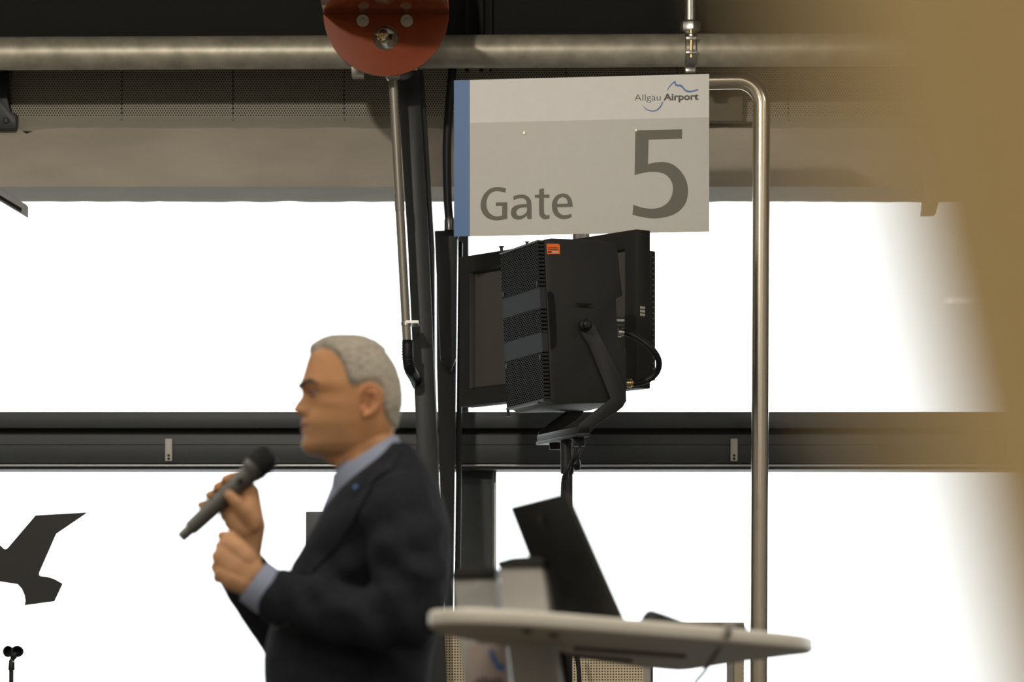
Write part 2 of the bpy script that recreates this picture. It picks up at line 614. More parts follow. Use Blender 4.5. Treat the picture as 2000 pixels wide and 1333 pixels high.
# ceiling lamps of the hall (out of view, they light the room)
for j, yy in enumerate((-4.4, -0.8, 2.7, 6.2, 9.6)):
    for i, xx in enumerate((-4.2, 0.4, 4.6)):
        if (i, j) == (1, 4):
            continue
        t = thing('ceiling_light', (xx, yy, ZC), 'long warm ceiling lamp in the %s row from the windows, %s of its row' % (('fifth', 'fourth', 'third', 'second', 'first')[j], ('left', 'middle', 'right')[i]), 'lamp', 'ceiling lamps of the hall')
        MB().box((xx - 0.75, yy - 0.16, ZC - 0.10), (xx + 0.75, yy + 0.16, ZC)).build('housing', M['lampcase'], t, bevel=0.008)
        MB().box((xx - 0.72, yy - 0.13, ZC - 0.108), (xx + 0.72, yy + 0.13, ZC - 0.10)).build('diffuser', M['lampglow'], t)
        ld = bpy.data.lights.new('lamp_light', 'AREA')
        ld.shape = 'RECTANGLE'
        ld.size, ld.size_y = 1.44, 0.26
        ld.energy = LAMP_W * 0.85
        ld.color = LAMP_COL
        lo = bpy.data.objects.new('lamp_light', ld)
        COL.objects.link(lo)
        lo.parent = t
        lo.location = (0, 0, -0.115)

# track spotlight aimed at the gate
sp = Vector((-1.3, 8.6, 4.15))
aim = (Vector((0.1, 13.4, 2.9)) - sp).normalized()
spot = thing('track_spotlight', sp, 'white track spotlight hanging from the ceiling, aimed at the gate sign', 'lamp')
MB().tube([sp + Vector((0, 0, 0.05)), (sp.x, sp.y, ZC)], 0.012, 12).build('stem', M['lampcase'], spot, smooth=60)
MB().lathe(sp - aim * 0.14, aim, [(0, 0.03), (0.01, 0.06), (0.15, 0.08), (0.22, 0.085), (0.22, 0.078), (0.16, 0.072)], 28).build('lamp_shade', M['lampcase'], spot, smooth=40)
MB().lathe(sp + aim * 0.03, aim, [(0, 0.06), (0.002, 0.06)], 24).build('lens', M['lampglow'], spot)
ld = bpy.data.lights.new('spot_light', 'SPOT')
ld.energy = SPOT_W
ld.color = LAMP_COL
ld.spot_size = math.radians(95)
ld.spot_blend = 0.7
ld.shadow_soft_size = 0.07
lo = bpy.data.objects.new('spot_light', ld)
COL.objects.link(lo)
lo.parent = spot
lo.location = aim * 0.10
lo.rotation_euler = aim.to_track_quat('-Z', 'Y').to_euler()

# ------------------------------------------------------------------ galvanised pipe with hanger
DG = 14.1
zt, zb = zpx(66, DG - 0.02), zpx(132.5, DG)
rp = (zt - zb) / 2
zc = (zt + zb) / 2
tiltz = 9.0 / 2000.0
pipe = thing('overhead_pipe', (0, DG, zc), 'thick galvanised pipe running across under the dark upper band', 'pipe')
mb = MB()
pts = [Vector((xx, DG, zc + (xx) * tiltz)) for xx in [-XW + 14 * i / 40 for i in range(41)]]
mb.tube(pts, rp, 40)
mb.build('tube', M['galv'], pipe, smooth=60)
hx = xpx(1348, DG)
hz = zc + hx * tiltz
hg = thing('pipe_hanger', (hx, DG, hz), 'zinc hanger rod and clamp gripping the galvanised pipe above the sign', 'hanger')
MB().tube([(hx, DG, hz + rp + 0.03), (hx, DG, ZC)], 0.020, 20).build('rod', M['galv2'], hg, smooth=60)
MB().lathe((hx, DG, hz + rp + 0.002), (0, 0, 1), [(0, 0.024), (0.006, 0.036), (0.010, 0.040), (0.04, 0.040), (0.044, 0.034), (0.048, 0.022)], 6).build('hex_socket', M['galv2'], hg, bevel=0.002)
ring = []
for k in range(25):
    a = math.pi * 2 * k / 24
    ring.append([Vector((hx + w, DG + math.cos(a) * (rp + h), hz + math.sin(a) * (rp + h))) for w, h in ((-0.021, 0.0005), (-0.021, 0.008), (-0.017, 0.011), (0.017, 0.011), (0.021, 0.008), (0.021, 0.0005))])
mb = MB()
mb.rings(ring, cap0=False, cap1=False)
mb.build('clamp_band', M['galv2'], hg, smooth=30)
for dz, hh in ((0.030, 0.012), (-0.022, 0.012)):
    MB().box((hx - 0.019, DG - rp - 0.032, hz + dz - hh / 2), (hx + 0.019, DG - rp + 0.012, hz + dz + hh / 2)).build('clamp_ear', M['galv2'], hg, bevel=0.002)
MB().tube([(hx, DG - rp - 0.018, hz - 0.04), (hx, DG - rp - 0.018, hz + 0.062)], 0.0065, 12).build('bolt', M['brass'], hg, smooth=50)
MB().lathe((hx, DG - rp - 0.018, hz + 0.036), (0, 0, 1), [(0, 0.012), (0.012, 0.012)], 6).build('nut', M['galv2'], hg, bevel=0.001)
MB().box((hx - 0.018, DG - 0.02, hz - rp - 0.022), (hx + 0.018, DG + 0.02, hz - rp - 0.006)).build('clamp_foot', M['galv2'], hg, bevel=0.002)

# ------------------------------------------------------------------ red disc fitting with overhanging plate
DR = 13.62
cR = P(754, 26, DR)
R = 122.5 / FPX * DR
red = thing('red_fixture', cR, 'round red lacquered steel fitting with hole and washers in front of the pipe', 'fixture')
hole_c = P(752.5, 74, DR)
hr = 24.5 / FPX * DR
NO = 96
outer = []
for k in range(NO):
    a = 2 * math.pi * k / NO
    dx, dz = math.cos(a), math.sin(a)
    if dz <= 0.0:
        outer.append(cR + Vector((dx * R, 0, dz * R)))
    else:
        q = cR + Vector((dx * R, 0, dz * R * 1.9))
        if dx < 0:
            q.x -= 0.10 * dz
        outer.append(q)
inner = []
for k in range(NO):
    d = (outer[k] - hole_c)
    a = math.atan2(d.z, d.x)
    inner.append(hole_c + Vector((math.cos(a) * hr, 0, math.sin(a) * hr)))
th = Vector((0, 0.012, 0))
MB().rings([outer, inner, [p + th for p in inner], [p + th for p in outer], outer], cap0=False, cap1=False).build('disc', M['red'], red, smooth=35)
# horizontal plate that overhangs towards the hall
shelf = []
zsh = zpx(28, DR)
for u, wv in [(1.95 * q_, w_) for q_, w_ in ((0, 1.0), (-0.10, 0.99), (-0.19, 0.97), (-0.27, 0.90), (-0.34, 0.75), (-0.385, 0.52), (-0.41, 0.27), (-0.415, 0.0))]:
    shelf.append(Vector((cR.x + R * wv, DR + u, zsh)))
left = [Vector((2 * cR.x - p.x, p.y, p.z)) for p in shelf[:-1]][::-1]
MB().prism(shelf + left, (0, 0, 0.010)).build('overhang_plate', M['red'], red, bevel=0.0012)
for px in (708.5, 794.5):
    c = P(px, 40.5, DR)
    w = MB().lathe(c, (0, -1, 0), [(0, 0.0222), (0.003, 0.0222), (0.0045, 0.0205)], 28).build('washer', M['washer'], red, smooth=40)
    MB().lathe(c + Vector((0, -0.0045, 0)), (0, -1, 0), [(0, 0.008), (0.004, 0.008), (0.007, 0.005)], 18).build('rivet', M['washer'], w, smooth=40)
# fitting seen through the hole
fx = thing('pipe_fitting', hole_c + Vector((0, 0.06, 0)), 'zinc pipe fitting with brass star screw inside the hole of the red disc', 'fitting')
MB().lathe(P(757, 82, DR + 0.16), Vector((-0.1, -1, 0.06)), [(0, 0.024), (0.08, 0.024), (0.082, 0.017), (0.12, 0.017), (0.122, 0.012)], 24).build('socket', M['galv2'], fx, smooth=35)
MB().box(P(732, 66, DR + 0.05), P(775, 58, DR + 0.16) + Vector((0, 0.001, 0))).build('strap', M['galv2'], fx, bevel=0.001)
MB().box(P(758, 93, DR + 0.07), P(773, 60, DR + 0.08) + Vector((0, 0.004, 0))).build('bracket', M['washer'], fx, bevel=0.001)
MB().box(P(729, 92, DR + 0.08), P(737, 66, DR + 0.09) + Vector((0, 0.004, 0))).build('bracket', M['washer'], fx, bevel=0.001)
MB().box(P(760.5, 76, DR + 0.058), P(765.5, 66, DR + 0.066)).build('slot', M['ink'], fx)
star = MB()
cs = P(746, 68, DR + 0.03)
star.lathe(cs, (0, -1, 0), [(0, 0.006), (0.004, 0.006)], 12)
for a in (0, 180, 235, 305, 270):
    a = math.radians(a)
    dv = Vector((math.cos(a), 0, math.sin(a)))
    sv = Vector((-math.sin(a), 0, math.cos(a)))
    star.obox(cs + dv * 0.004 - sv * 0.0025, dv * 0.018, sv * 0.005, Vector((0, -0.004, 0)))
star.build('star_screw', M['brass'], fx)
MB().box(P(686, 147, DG - 0.03), P(712, 128, DG + 0.03) + Vector((0, 0.03, 0))).build('clamp_foot', M['galv2'], fx, bevel=0.004)
MB().box(P(800, 139, DG - 0.03), P(815, 130, DG + 0.0)).build('clamp_foot', M['galv2'], fx, bevel=0.003)

# ------------------------------------------------------------------ leaning steel column, conduit and post
DC = 13.95
col = thing('leaning_column', P(845, 1450, DC) - Vector((0, 0, CAMZ)), 'dark steel column leaning slightly beside the sign', 'column')


def strip_prism(rows, d, depth, name, m, parent, bevel=0.003):
    """rows = [(py, px_left, px_right)] front face at distance d, pushed back by depth"""
    L = [P(r[1], r[0], d) for r in rows]
    Rr = [P(r[2], r[0], d) for r in rows]
    return MB().prism(L + Rr[::-1], (0, depth, 0)).build(name, m, parent, bevel=bevel)


strip_prism([(137, 775, 818), (480, 796.5, 838), (800, 811, 851), (960, 817, 857), (1450, 835, 876), (1960, 855, 896)], DC, 0.03, 'front_flange', M['dark_steel'], col, 0.0035)
strip_prism([(137, 804, 827), (480, 826, 848), (715, 838, 849), (960, 848, 858), (1450, 866, 876), (1960, 886, 896)], DC + 0.04, 0.12, 'web', M['dark_steel'], col, 0.0035)

post = thing('facade_post', P(885, 1450, 14.35) - Vector((0, 0, CAMZ)), 'dark vertical steel post with slanted bracket plate behind the leaning column', 'post')
strip_prism([(452, 852, 893.5), (715, 853, 890.5), (960, 859.5, 887.5), (1333, 873, 883), (1700, 880, 890)], 14.35, 0.12, 'shaft', M['dark_steel'], post, 0.003)
pts = [(848.5, 451), (900, 449), (893, 470), (891, 700), (880, 727), (860, 703), (856, 620)]
MB().prism([P(a, b, 14.3) for a, b in pts], (0, 0.03, 0)).build('bracket_plate', M['dark_steel'], post, bevel=0.003)
strip_prism([(471, 895, 903), (960, 890, 901), (1333, 885.5, 897), (1950, 880, 891)], 14.5, 0.1, 'rear_flange', M['dark_steel'], post, 0.002)
MB().tube(spline([P(887, 100, 14.25), P(879, 190, 14.25), P(873, 280, 14.25), P(874, 380, 14.25), P(877, 425, 14.25)], 5), 0.016, 16).build('flexible_hose', M['rubber'], post, smooth=60)
MB().lathe(P(877.5, 450, 14.25), (0, 0, 1), [(0, 0.019), (0.035, 0.019), (0.05, 0.016)], 18).build('hose_end', mat('hose_collar', (0.12, 0.12, 0.12), 0.25, metal=0.6), post, smooth=40)

cd = thing('cable_conduit', P(796, 670, 13.75), 'slim grey conduit pipe running down beside the leaning column', 'conduit')
ca, cb = P(767, 152, 13.76), P(795, 668, 13.76)
MB().tube([ca, lerp(ca, cb, 0.45)], 8.6 / FPX * 13.76, 20).build('upper_tube', mat('conduit_grey', (0.30, 0.275, 0.235), 0.42, metal=0.35), cd, smooth=60)
MB().tube([lerp(ca, cb, 0.44), lerp(ca, cb, 0.505)], 9.6 / FPX * 13.76, 20).build('sleeve', mat('conduit_sleeve', (0.28, 0.26, 0.225), 0.45, metal=0.35), cd, smooth=40)
MB().tube([lerp(ca, cb, 0.5), cb], 8.8 / FPX * 13.76, 20).build('lower_tube', mat('conduit_grey_lower', (0.30, 0.275, 0.235), 0.42, metal=0.35), cd, smooth=60)
MB().lathe(P(766.5, 158, 13.76), (0.02, 0, 1), [(0, 0.018), (0.008, 0.026), (0.014, 0.028), (0.022, 0.028), (0.024, 0.022), (0.03, 0.022)], 6).build('gland_nut', M['galv2'], cd, bevel=0.001)
cc = lerp(ca, cb, 0.925)
MB().lathe(cc, (0.05, 0, -1), [(0, 0.0185), (0.012, 0.0185)], 20).build('clip_band', M['galv2'], cd, smooth=40)
MB().box(cc + Vector((0.0, -0.02, -0.006)), cc + Vector((0.045, 0.12, 0.004))).build('clip_arm', M['galv2'], cd)
hp = spline([P(796, 665, 13.76), P(796.5, 700, 13.76), P(801, 722, 13.79), P(810, 738, 13.9), P(816, 752, 14.05)], 14)
rad = [(11.6 if i % 2 else 10.2) / FPX * 13.76 for i in range(len(hp))]
MB().tube(hp, rad, 16).build('corrugated_hose', M['rubber'], cd, smooth=60)

# strut channel end under the lintel at the left, stub at the right, box behind the frame bend
st = thing('strut_channel', P(20, 395, 14.3), 'cut end of a galvanised strut channel under the lintel at the left edge', 'bracket')
M['strut'] = mat('strut_zinc', (0.62, 0.63, 0.64), 0.4, metal=0.25, var=0.1, vscale=50)
a, b = P(-70, 350, 14.15), P(52, 423, 14.42)
ax = (b - a)
up = Vector((0, 0, 0.041))
MB().obox(a, ax, (0, 0.003, 0), up).build('side_web', M['strut'], st, bevel=0.001)
MB().obox(a + Vector((0, 0.05, 0)), ax, (0, 0.003, 0), up).build('side_web', M['strut'], st, bevel=0.001)
MB().obox(a + up, ax, (0, 0.053, 0), (0, 0, 0.003)).build('top_web', M['strut'], st, bevel=0.001)
MB().obox(a + up * 0.05, ax * 0.9, (0, 0.012, 0), (0, 0, 0.003)).build('lip', M['groove'], st)  # dark strip paints the shade inside the channel's opening
MB().obox(a + Vector((0, -0.001, 0.006)) + ax * 0.3, ax * 0.62, (0, 0.002, 0), (0, 0, 0.014)).build('slot', M['groove'], st)
stub = thing('timber_stub', P(1817, 405, 14.4), 'short tan stub hanging under the lintel at the right', 'stub')
MB().prism([P(1801, 419, 14.4), P(1828, 418, 14.4), P(1835, 391, 14.4), P(1835, 360, 14.4), P(1806, 360, 14.4), P(1804, 391, 14.4)], (0, 0.06, 0)).build('block', M['beige'], stub, bevel=0.002)
MB().lathe(P(1818, 400, 14.4) , (0, -1, 0), [(0, 0.006), (0.003, 0.006), (0.005, 0.004)], 10).build('screw', M['galv2'], stub, smooth=40)
jb = thing('junction_cover', P(1417, 236, 14.45), 'brown metal cover plate on the perforated strip behind the bent pipe', 'cover')
MB().box(P(1375, 237, 14.47), P(1451, 150, 14.47) + Vector((0, 0.14, 0))).build('cover', mat('brown_cover', (0.17, 0.145, 0.10), 0.6, var=0.1, vscale=12), jb, bevel=0.004)
MB().box(P(1370, 241, 14.46), P(1470, 237, 14.46) + Vector((0, 0.2, 0))).build('foot_strip', M['slot'], jb, bevel=0.001)
db = thing('dark_bracket', P(10, 250, 14.5), 'dark stepped steel bracket on the lintel at the left edge', 'bracket')
MB().prism([P(-60, 252, 14.45), P(31, 252, 14.45), P(32, 222, 14.45), P(20, 218, 14.45), P(14, 190, 14.45), P(12, 120, 14.45), P(-60, 120, 14.45)], (0, 0.1, 0)).build('plate', M['dark_steel'], db, bevel=0.003)
MB().lathe(P(12, 236, 14.45), (0, -1, 0), [(0, 0.012), (0.008, 0.012), (0.01, 0.008)], 6).build('bolt', M['dark_steel'], db)

# ------------------------------------------------------------------ stainless frame, sign
DF = 13.46
rF = 17 / FPX * DF
frm = thing('sign_frame', P(1310, 1450, DF) - Vector((0, 0, CAMZ)), 'bent brushed stainless steel pipe frame carrying the gate sign', 'frame')
bend = []
zt = zpx(157.5, DF)
xr, xl = xpx(1487.5, DF), xpx(1135, DF)
rb = 0.085
path = [Vector((xpx(1481, DF), DF, 0)), Vector((xpx(1482, DF), DF, 1.2)), Vector((xr, DF, zt - rb))]
for k in range(1, 9):
    a = math.pi / 2 * k / 8
    path.append(Vector((xr - rb + rb * math.cos(a), DF, zt - rb + rb * math.sin(a))))
path.append(Vector(((xr + xl) / 2, DF, zt - 0.004)))
for k in range(0, 9):
    a = math.pi / 2 + math.pi / 2 * k / 8
    path.append(Vector((xl + rb + rb * math.cos(a), DF, zt - 0.008 - rb + rb * math.sin(a))))
path.append(Vector((xl, DF, 2.3)))
MB().tube(path, rF, 32).build('pipe', M['stainless'], frm, smooth=60)
for xx in (path[0].x,):
    MB().lathe((xx, DF, 0), (0, 0, 1), [(0, 0.10), (0.008, 0.10), (0.012, 0.095), (0.013, 0.04), (0.05, 0.036)], 32).build('base_flange', M['stainless'], frm, smooth=40)

dl = 13.36
drr = dl / 1.0098
SL0, SR0 = P(886.5, 462, dl), P(1385, 450, drr)
SL1 = P(886.5, 157, dl)
sx = (SR0 - SL0)
sx.z = 0
Ws = sx.length
sx.normalize()
Hs = SL1.z - SL0.z
sz = Vector((0, 0, 1))
sn = Vector((sx.y, -sx.x, 0))      # towards the camera
sign = thing('gate_sign', SL0 + sx * Ws * 0.5, 'white and grey gate sign with blue edge reading Gate 5', 'sign')


def S(u, v, off=0.0):
    """u from left, v from top, both 0..1"""
    return SL0 + sx * (u * Ws) + sz * ((1 - v) * Hs) + sn * off


def Spx(px, py, off=0.0):
    u = (px - 886.5) / 497.7
    top, bot = 157 - 15 * u, 462 - 12 * u
    return S(u, (py - top) / (bot - top), off)


ub = (918 - 886.5) / 497.7
vs_ = (240 - 156) / 305.0
MB().obox(S(0, 1, -0.008), sx * Ws, sz * Hs, sn * 0.007).build('board', M['sign_white'], sign, bevel=0.0008)
MB().obox(S(ub, vs_, -0.001), sx * (Ws * (1 - ub)), sz * (Hs * vs_), sn * 0.001).build('white_field', M['sign_white'], sign)
MB().obox(S(ub, 1, -0.001), sx * (Ws * (1 - ub)), sz * (Hs * (1 - vs_)), sn * 0.001).build('grey_field', M['sign_grey'], sign)
MB().obox(S(0, 1, -0.001), sx * (Ws * ub), sz * Hs, sn * 0.001).build('blue_band', M['sign_blue'], sign)


def glyph(name, contours, conv, m, parent, ext=0.0006, n=4):
    """flat filled outline(s) on the sign plane; later contours are holes"""
    cu = bpy.data.curves.new(name, 'CURVE')
    cu.dimensions = '2D'
    cu.fill_mode = 'BOTH'
    cu.extrude = ext / 2
    for c in contours:
        pts = smooth_outline([conv(p) for p in c], n)
        sp = cu.splines.new('POLY')
        sp.points.add(len(pts) - 1)
        for i, p in enumerate(pts):
            sp.points[i].co = (p[0], p[1], 0, 1)
        sp.use_cyclic_u = True
    ob = bpy.data.objects.new(name, cu)
    COL.objects.link(ob)
    bpy.context.view_layer.update()
    me = bpy.data.meshes.new_from_object(ob.evaluated_get(bpy.context.evaluated_depsgraph_get()))
    bpy.data.objects.remove(ob)
    me.materials.clear()
    mtx = Matrix((sx, sz, sn)).transposed().to_4x4()
    mtx.translation = SL0 + sn * (ext / 2 + 0.0001) - parent_origin(parent)
    me.transform(mtx)
    return link(name, me, m, parent)


def conv_a(p):
    px, py = 860 + p[0] / 3.7037, 120 + p[1] / 3.7037
    u = (px - 886.5) / 497.7
    top, bot = 157 - 15 * u, 462 - 12 * u
    return (u * Ws, Hs * (1 - (py - top) / (bot - top)))


def conv_b(p):
    px, py = 1220 + p[0] / 4.761, 150 + p[1] / 4.761
    u = (px - 886.5) / 497.7
    top, bot = 157 - 15 * u, 462 - 12 * u
    return (u * Ws, Hs * (1 - (py - top) / (bot - top)))


glyph('numeral_five', [[(1413, 493), (1748, 484), (1748, 552), (1508, 560), (1503, 737), (1560, 724), (1620, 722), (1680, 738), (1735, 783), (1775, 848), (1790, 920), (1780, 1000), (1745, 1058), (1690, 1100), (1620, 1122), (1540, 1130), (1460, 1120), (1392, 1104), (1398, 1031), (1460, 1052), (1530, 1060), (1590, 1050), (1640, 1020), (1670, 975), (1682, 920), (1675, 870), (1645, 825), (1600, 800), (1540, 793), (1480, 798), (1407, 817)]], conv_a, M['sign_text'], sign)
glyph('letter_g', [[(478, 918), (440, 910), (400, 910), (360, 922), (325, 952), (302, 993), (293, 1035), (298, 1075), (318, 1112), (350, 1137), (390, 1148), (430, 1148), (487, 1137), (487, 1018), (404, 1020), (404, 1046), (450, 1045), (450, 1114), (420, 1120), (390, 1117), (360, 1098), (340, 1065), (335, 1030), (342, 990), (360, 960), (390, 941), (425, 938), (474, 949)]], conv_a, M['sign_text'], sign)
glyph('letter_a', [[(533, 1003), (531, 974), (560, 965), (600, 962), (632, 972), (652, 993), (662, 1025), (664, 1139), (634, 1140), (628, 1114), (605, 1133), (575, 1143), (540, 1138), (518, 1117), (513, 1090), (520, 1062), (545, 1042), (590, 1032), (628, 1030), (624, 1008), (610, 993), (585, 988), (560, 992)],
                   [(629, 1054), (595, 1056), (565, 1066), (551, 1087), (556, 1108), (575, 1116), (600, 1110), (620, 1095), (629, 1078)]], conv_a, M['sign_text'], sign)
glyph('letter_t', [[(718, 924), (753, 914), (753, 962), (793, 961), (793, 984), (753, 985), (753, 1080), (759, 1104), (775, 1113), (793, 1108), (794, 1132), (770, 1140), (745, 1137), (726, 1120), (718, 1090), (718, 985), (687, 985), (687, 963), (718, 962)]], conv_a, M['sign_text'], sign)
glyph('letter_e', [[(960, 1049), (848, 1052), (855, 1080), (875, 1102), (905, 1110), (952, 1100), (953, 1124), (925, 1134), (890, 1138), (850, 1125), (822, 1095), (810, 1050), (815, 1010), (838, 973), (870, 956), (900, 953), (930, 965), (952, 995), (960, 1030)],
                   [(849, 1028), (924, 1026), (920, 1000), (905, 984), (885, 978), (865, 988), (852, 1008)]], conv_a, M['sign_text'], sign)
glyph('mountain_swoosh', [[(392, 130), (405, 95), (430, 60), (458, 35), (473, 27), (476, 50), (490, 64), (520, 62), (540, 78), (562, 105), (590, 118), (630, 117), (682, 102), (680, 117), (640, 130), (590, 136), (558, 122), (535, 97), (515, 82), (485, 80), (470, 72), (463, 48), (440, 65), (415, 95), (400, 118)]], conv_b, M['sign_blue'], sign)
glyph('lower_swoosh', [[(165, 250), (190, 278), (225, 299), (265, 306), (300, 294), (330, 263), (350, 225), (362, 222), (352, 250), (330, 285), (300, 308), (262, 316), (222, 308), (188, 286)]], conv_b, M['sign_blue'], sign)


def sign_text(name, txt, p0, p1, cap, m, bold):
    """p0 baseline start, p1 baseline end in sign metres; cap = capital height"""
    cu = bpy.data.curves.new(name, 'FONT')
    cu.body = txt
    cu.size = 1.0
    cu.offset = bold
    cu.extrude = 0.0
    ob = bpy.data.objects.new(name, cu)
    COL.objects.link(ob)
    bpy.context.view_layer.update()
    me = bpy.data.meshes.new_from_object(ob.evaluated_get(bpy.context.evaluated_depsgraph_get()))
    bpy.data.objects.remove(ob)
    me.materials.clear()
    xs = [v.co.x for v in me.vertices]
    capz = 0.73
    x0, x1 = min(xs), max(xs)
    d = Vector((p1[0] - p0[0], p1[1] - p0[1]))
    for v in me.vertices:
        t = (v.co.x - x0) / (x1 - x0)
        h = v.co.y / capz * cap
        v.co = (p0[0] + d.x * t, p0[1] + d.y * t + h, 0)
    mtx = Matrix((sx, sz, sn)).transposed().to_4x4()
    mtx.translation = SL0 + sn * 0.0006 - parent_origin(sign)
    me.transform(mtx)
    return link(name, me, m, sign)


sign_text('lettering', 'Allgäu', conv_b((92, 216)), conv_b((336, 211)), 0.0235, M['sign_text2'], -0.006)
sign_text('lettering', 'Airport', conv_b((360, 210)), conv_b((685, 202)), 0.0235, M['sign_text2'], 0.032)
for px, py in ((1024.5, 259), (1242.5, 253)):
    c = Spx(px, py)
    MB().lathe(c, sn, [(0, 0.0062), (0.002, 0.0062), (0.0035, 0.0045)], 18).build('sign_screw', mat('screw_cream', (0.62, 0.55, 0.42), 0.35, metal=0.3), sign, smooth=40)
    MB().lathe(c + sn * 0.0034, sn, [(0, 0.002), (0.0004, 0.002)], 8).build('screw_socket', M['ink'], sign)
for uu in (0.55, 0.9):
    c = S(uu, 0.06, -0.01)
    MB().obox(c - sx * 0.02, sx * 0.04, -sn * 0.12, -sz * 0.02).build('mounting_tab', M['stainless'], sign)

# ------------------------------------------------------------------ monitor behind the loudspeaker
TR, TL = Vector((xpx(1243, 13.0), 13.0, 0)), Vector((xpx(897, 13.75), 13.75, 0))
te = (TR - TL)
Wt = te.length
te.normalize()
tn = Vector((-te.y, te.x, 0))      # away from the viewer
z0, z1 = 2.150, 2.687
mon = thing('wall_monitor', (TL + TR) / 2 + Vector((0, 0, z0)), 'large black flat monitor turned sideways below the gate sign', 'monitor')
bz = 0.060


def T(u, z, o=0.0):
    return TL + te * u + Vector((0, 0, z)) + tn * o


mb = MB()
fr_o = [T(0, z0), T(Wt, z0), T(Wt, z1), T(0, z1)]
fr_i = [T(bz, z0 + bz), T(Wt - bz, z0 + bz), T(Wt - bz, z1 - bz), T(bz, z1 - bz)]
fr_d = [T(bz + 0.008, z0 + bz + 0.008, 0.022), T(Wt - bz - 0.008, z0 + bz + 0.008, 0.022), T(Wt - bz - 0.008, z1 - bz - 0.008, 0.022), T(bz + 0.008, z1 - bz - 0.008, 0.022)]
bk = [p + tn * 0.062 for p in fr_o]
mb.rings([bk, fr_o, fr_i, fr_d], cap0=True, cap1=False)
mb.build('casing', M['tvcase'], mon, bevel=0.002)
MB().obox(T(bz, z0 + bz, 0.019), te * (Wt - 2 * bz), Vector((0, 0, z1 - z0 - 2 * bz)), tn * 0.004).build('screen', M['screen'], mon)
MB().obox(T(Wt * 0.15, z0 + 0.1, 0.062), te * Wt * 0.7, Vector((0, 0, 0.33)), tn * 0.03).build('back_cover', M['tvcase'], mon, bevel=0.01)
for k in range(3):
    MB().obox(T(Wt, 2.395 + k * 0.012, 0.016) + te * 0.0004, tn * 0.022, Vector((0, 0, 0.008)), te * 0.0006).build('type_label', M['white_label'], mon)
rail = MB().obox(T(Wt - 0.05, z0 + 0.03, 0.063), te * 0.045, Vector((0, 0, 0.44)), tn * 0.028).build('mount_rail', M['black_metal'], mon, bevel=0.004)
for k in range(22):
    c = T(Wt - 0.005, z0 + 0.05 + k * 0.019, 0.080)
    MB().lathe(c, te, [(0, 0.003), (0.0004, 0.003)], 8).build('rail_hole', M['cable_grey'], rail)
MB().tube([T(Wt * 0.7, 2.45, 0.09), Vector((xl, DF - rF, 2.45))], 0.02, 12).build('wall_arm', M['black_metal'], mon, smooth=50)

# ------------------------------------------------------------------ loudspeaker on stand
SA = Vector((0.94, 0.34, 0)).normalized()
SB = Vector((-0.34, 0.94, 0)).normalized()
SO = P(1069, 640, 12.3)
WS = 0.363
cab_out = [(1063, 468), (1077, 465.5), (1168, 469), (1202, 475), (1206, 484), (1216.5, 578), (1203.5, 584), (1208, 673), (1222.5, 681), (1224, 786), (1085, 790), (1076, 783)]
side = [on_plane(a, b, SO, SB) for a, b in cab_out]
spk = thing('loudspeaker', P(1108, 850, 12.5), 'black loudspeaker with perforated grille on a stand in front of the monitor', 'loudspeaker')
MB().prism(side, SB * WS).build('cabinet', M['spk'], spk, bevel=0.004)
f1, f0 = on_plane(1064, 473, SO, SB), on_plane(1076.5, 780, SO, SB)
fu = (f1 - f0)
Hg = fu.length
fu.normalize()
fo = -SA * 0.022
g0 = f0 + SB * 0.004
M['grille'] = perf_mat('speaker_grille', (0.020, 0.0205, 0.0215), (0.003, 0.003, 0.003), 0.0205, 0.36, kyv=0.0125, rough=0.65, spec=0.24, bands=[(Hg * 0.305, Hg * 0.425), (Hg * 0.585, Hg * 0.71)], band_col=(0.026, 0.029, 0.034))
MB().obox(g0 + fo, SB * (WS - 0.008), fu * Hg, SA * 0.020).build('grille', M['grille'], spk, uv=(g0, SB, fu))
MB().obox(g0 + fo - SA * 0.003 + fu * Hg, SB * (WS - 0.008), fu * 0.006, SA * 0.024).build('grille_edge', M['black_metal'], spk)
MB().obox(g0 + fo - SA * 0.003 - fu * 0.006, SB * (WS - 0.008), fu * 0.006, SA * 0.024).build('grille_edge', M['black_metal'], spk)
for w in (0.02, WS - 0.024):
    for h in (Hg * 0.27, Hg * 0.74):
        MB().lathe(g0 + fo + SB * w + fu * h, -SA, [(0, 0.009), (0.0015, 0.009), (0.002, 0.007)], 14).build('grille_screw', M['spk'], spk, smooth=40)
for w, h, s in ((WS - 0.02, Hg + 0.006, 1), (WS - 0.02, -0.006, -1), (0.1, Hg + 0.004, 1), (0.05, -0.004, -1)):
    q = 1.0 if w > 0.2 else 0.4
    MB().lathe(g0 + fo + SB * w + fu * h, fu * s, [(0, 0.005), (0.016 * q, 0.005), (0.018 * q, 0.009), (0.022 * q, 0.009)], 10).build('corner_pin', M['black_metal'], spk, smooth=40)
# dark flat plate painting the shade of the recessed hand grip
hpts = [(1069, 571), (1075, 569), (1081, 575), (1084, 595), (1086.5, 640), (1086, 672), (1083, 680), (1076, 683), (1074, 650)]
MB().prism([on_plane(a, b, SO - SB * 0.0005, SB) for a, b in hpts], -SB * 0.0015).build('grip_recess_shade', M['spk_dark'], spk)
stk = [(1067.5, 476.5), (1091, 476.5), (1093.5, 480), (1093.5, 496.5), (1068.5, 496.5)]
sp_ = SO - SB * 0.0012
sticker = MB().prism([on_plane(a, b, sp_, SB) for a, b in stk], -SB * 0.0008).build('sticker', M['orange'], spk)
for a, b, c in ((1070, 1090, 485.0), (1070, 1091, 488.6)):
    q0, q1 = on_plane(a, c, sp_ - SB * 0.0009, SB), on_plane(b, c, sp_ - SB * 0.0009, SB)
    MB().obox(q0, q1 - q0, Vector((0, 0, 0.0022)), -SB * 0.0003).build('print_line', M['ink'], sticker)
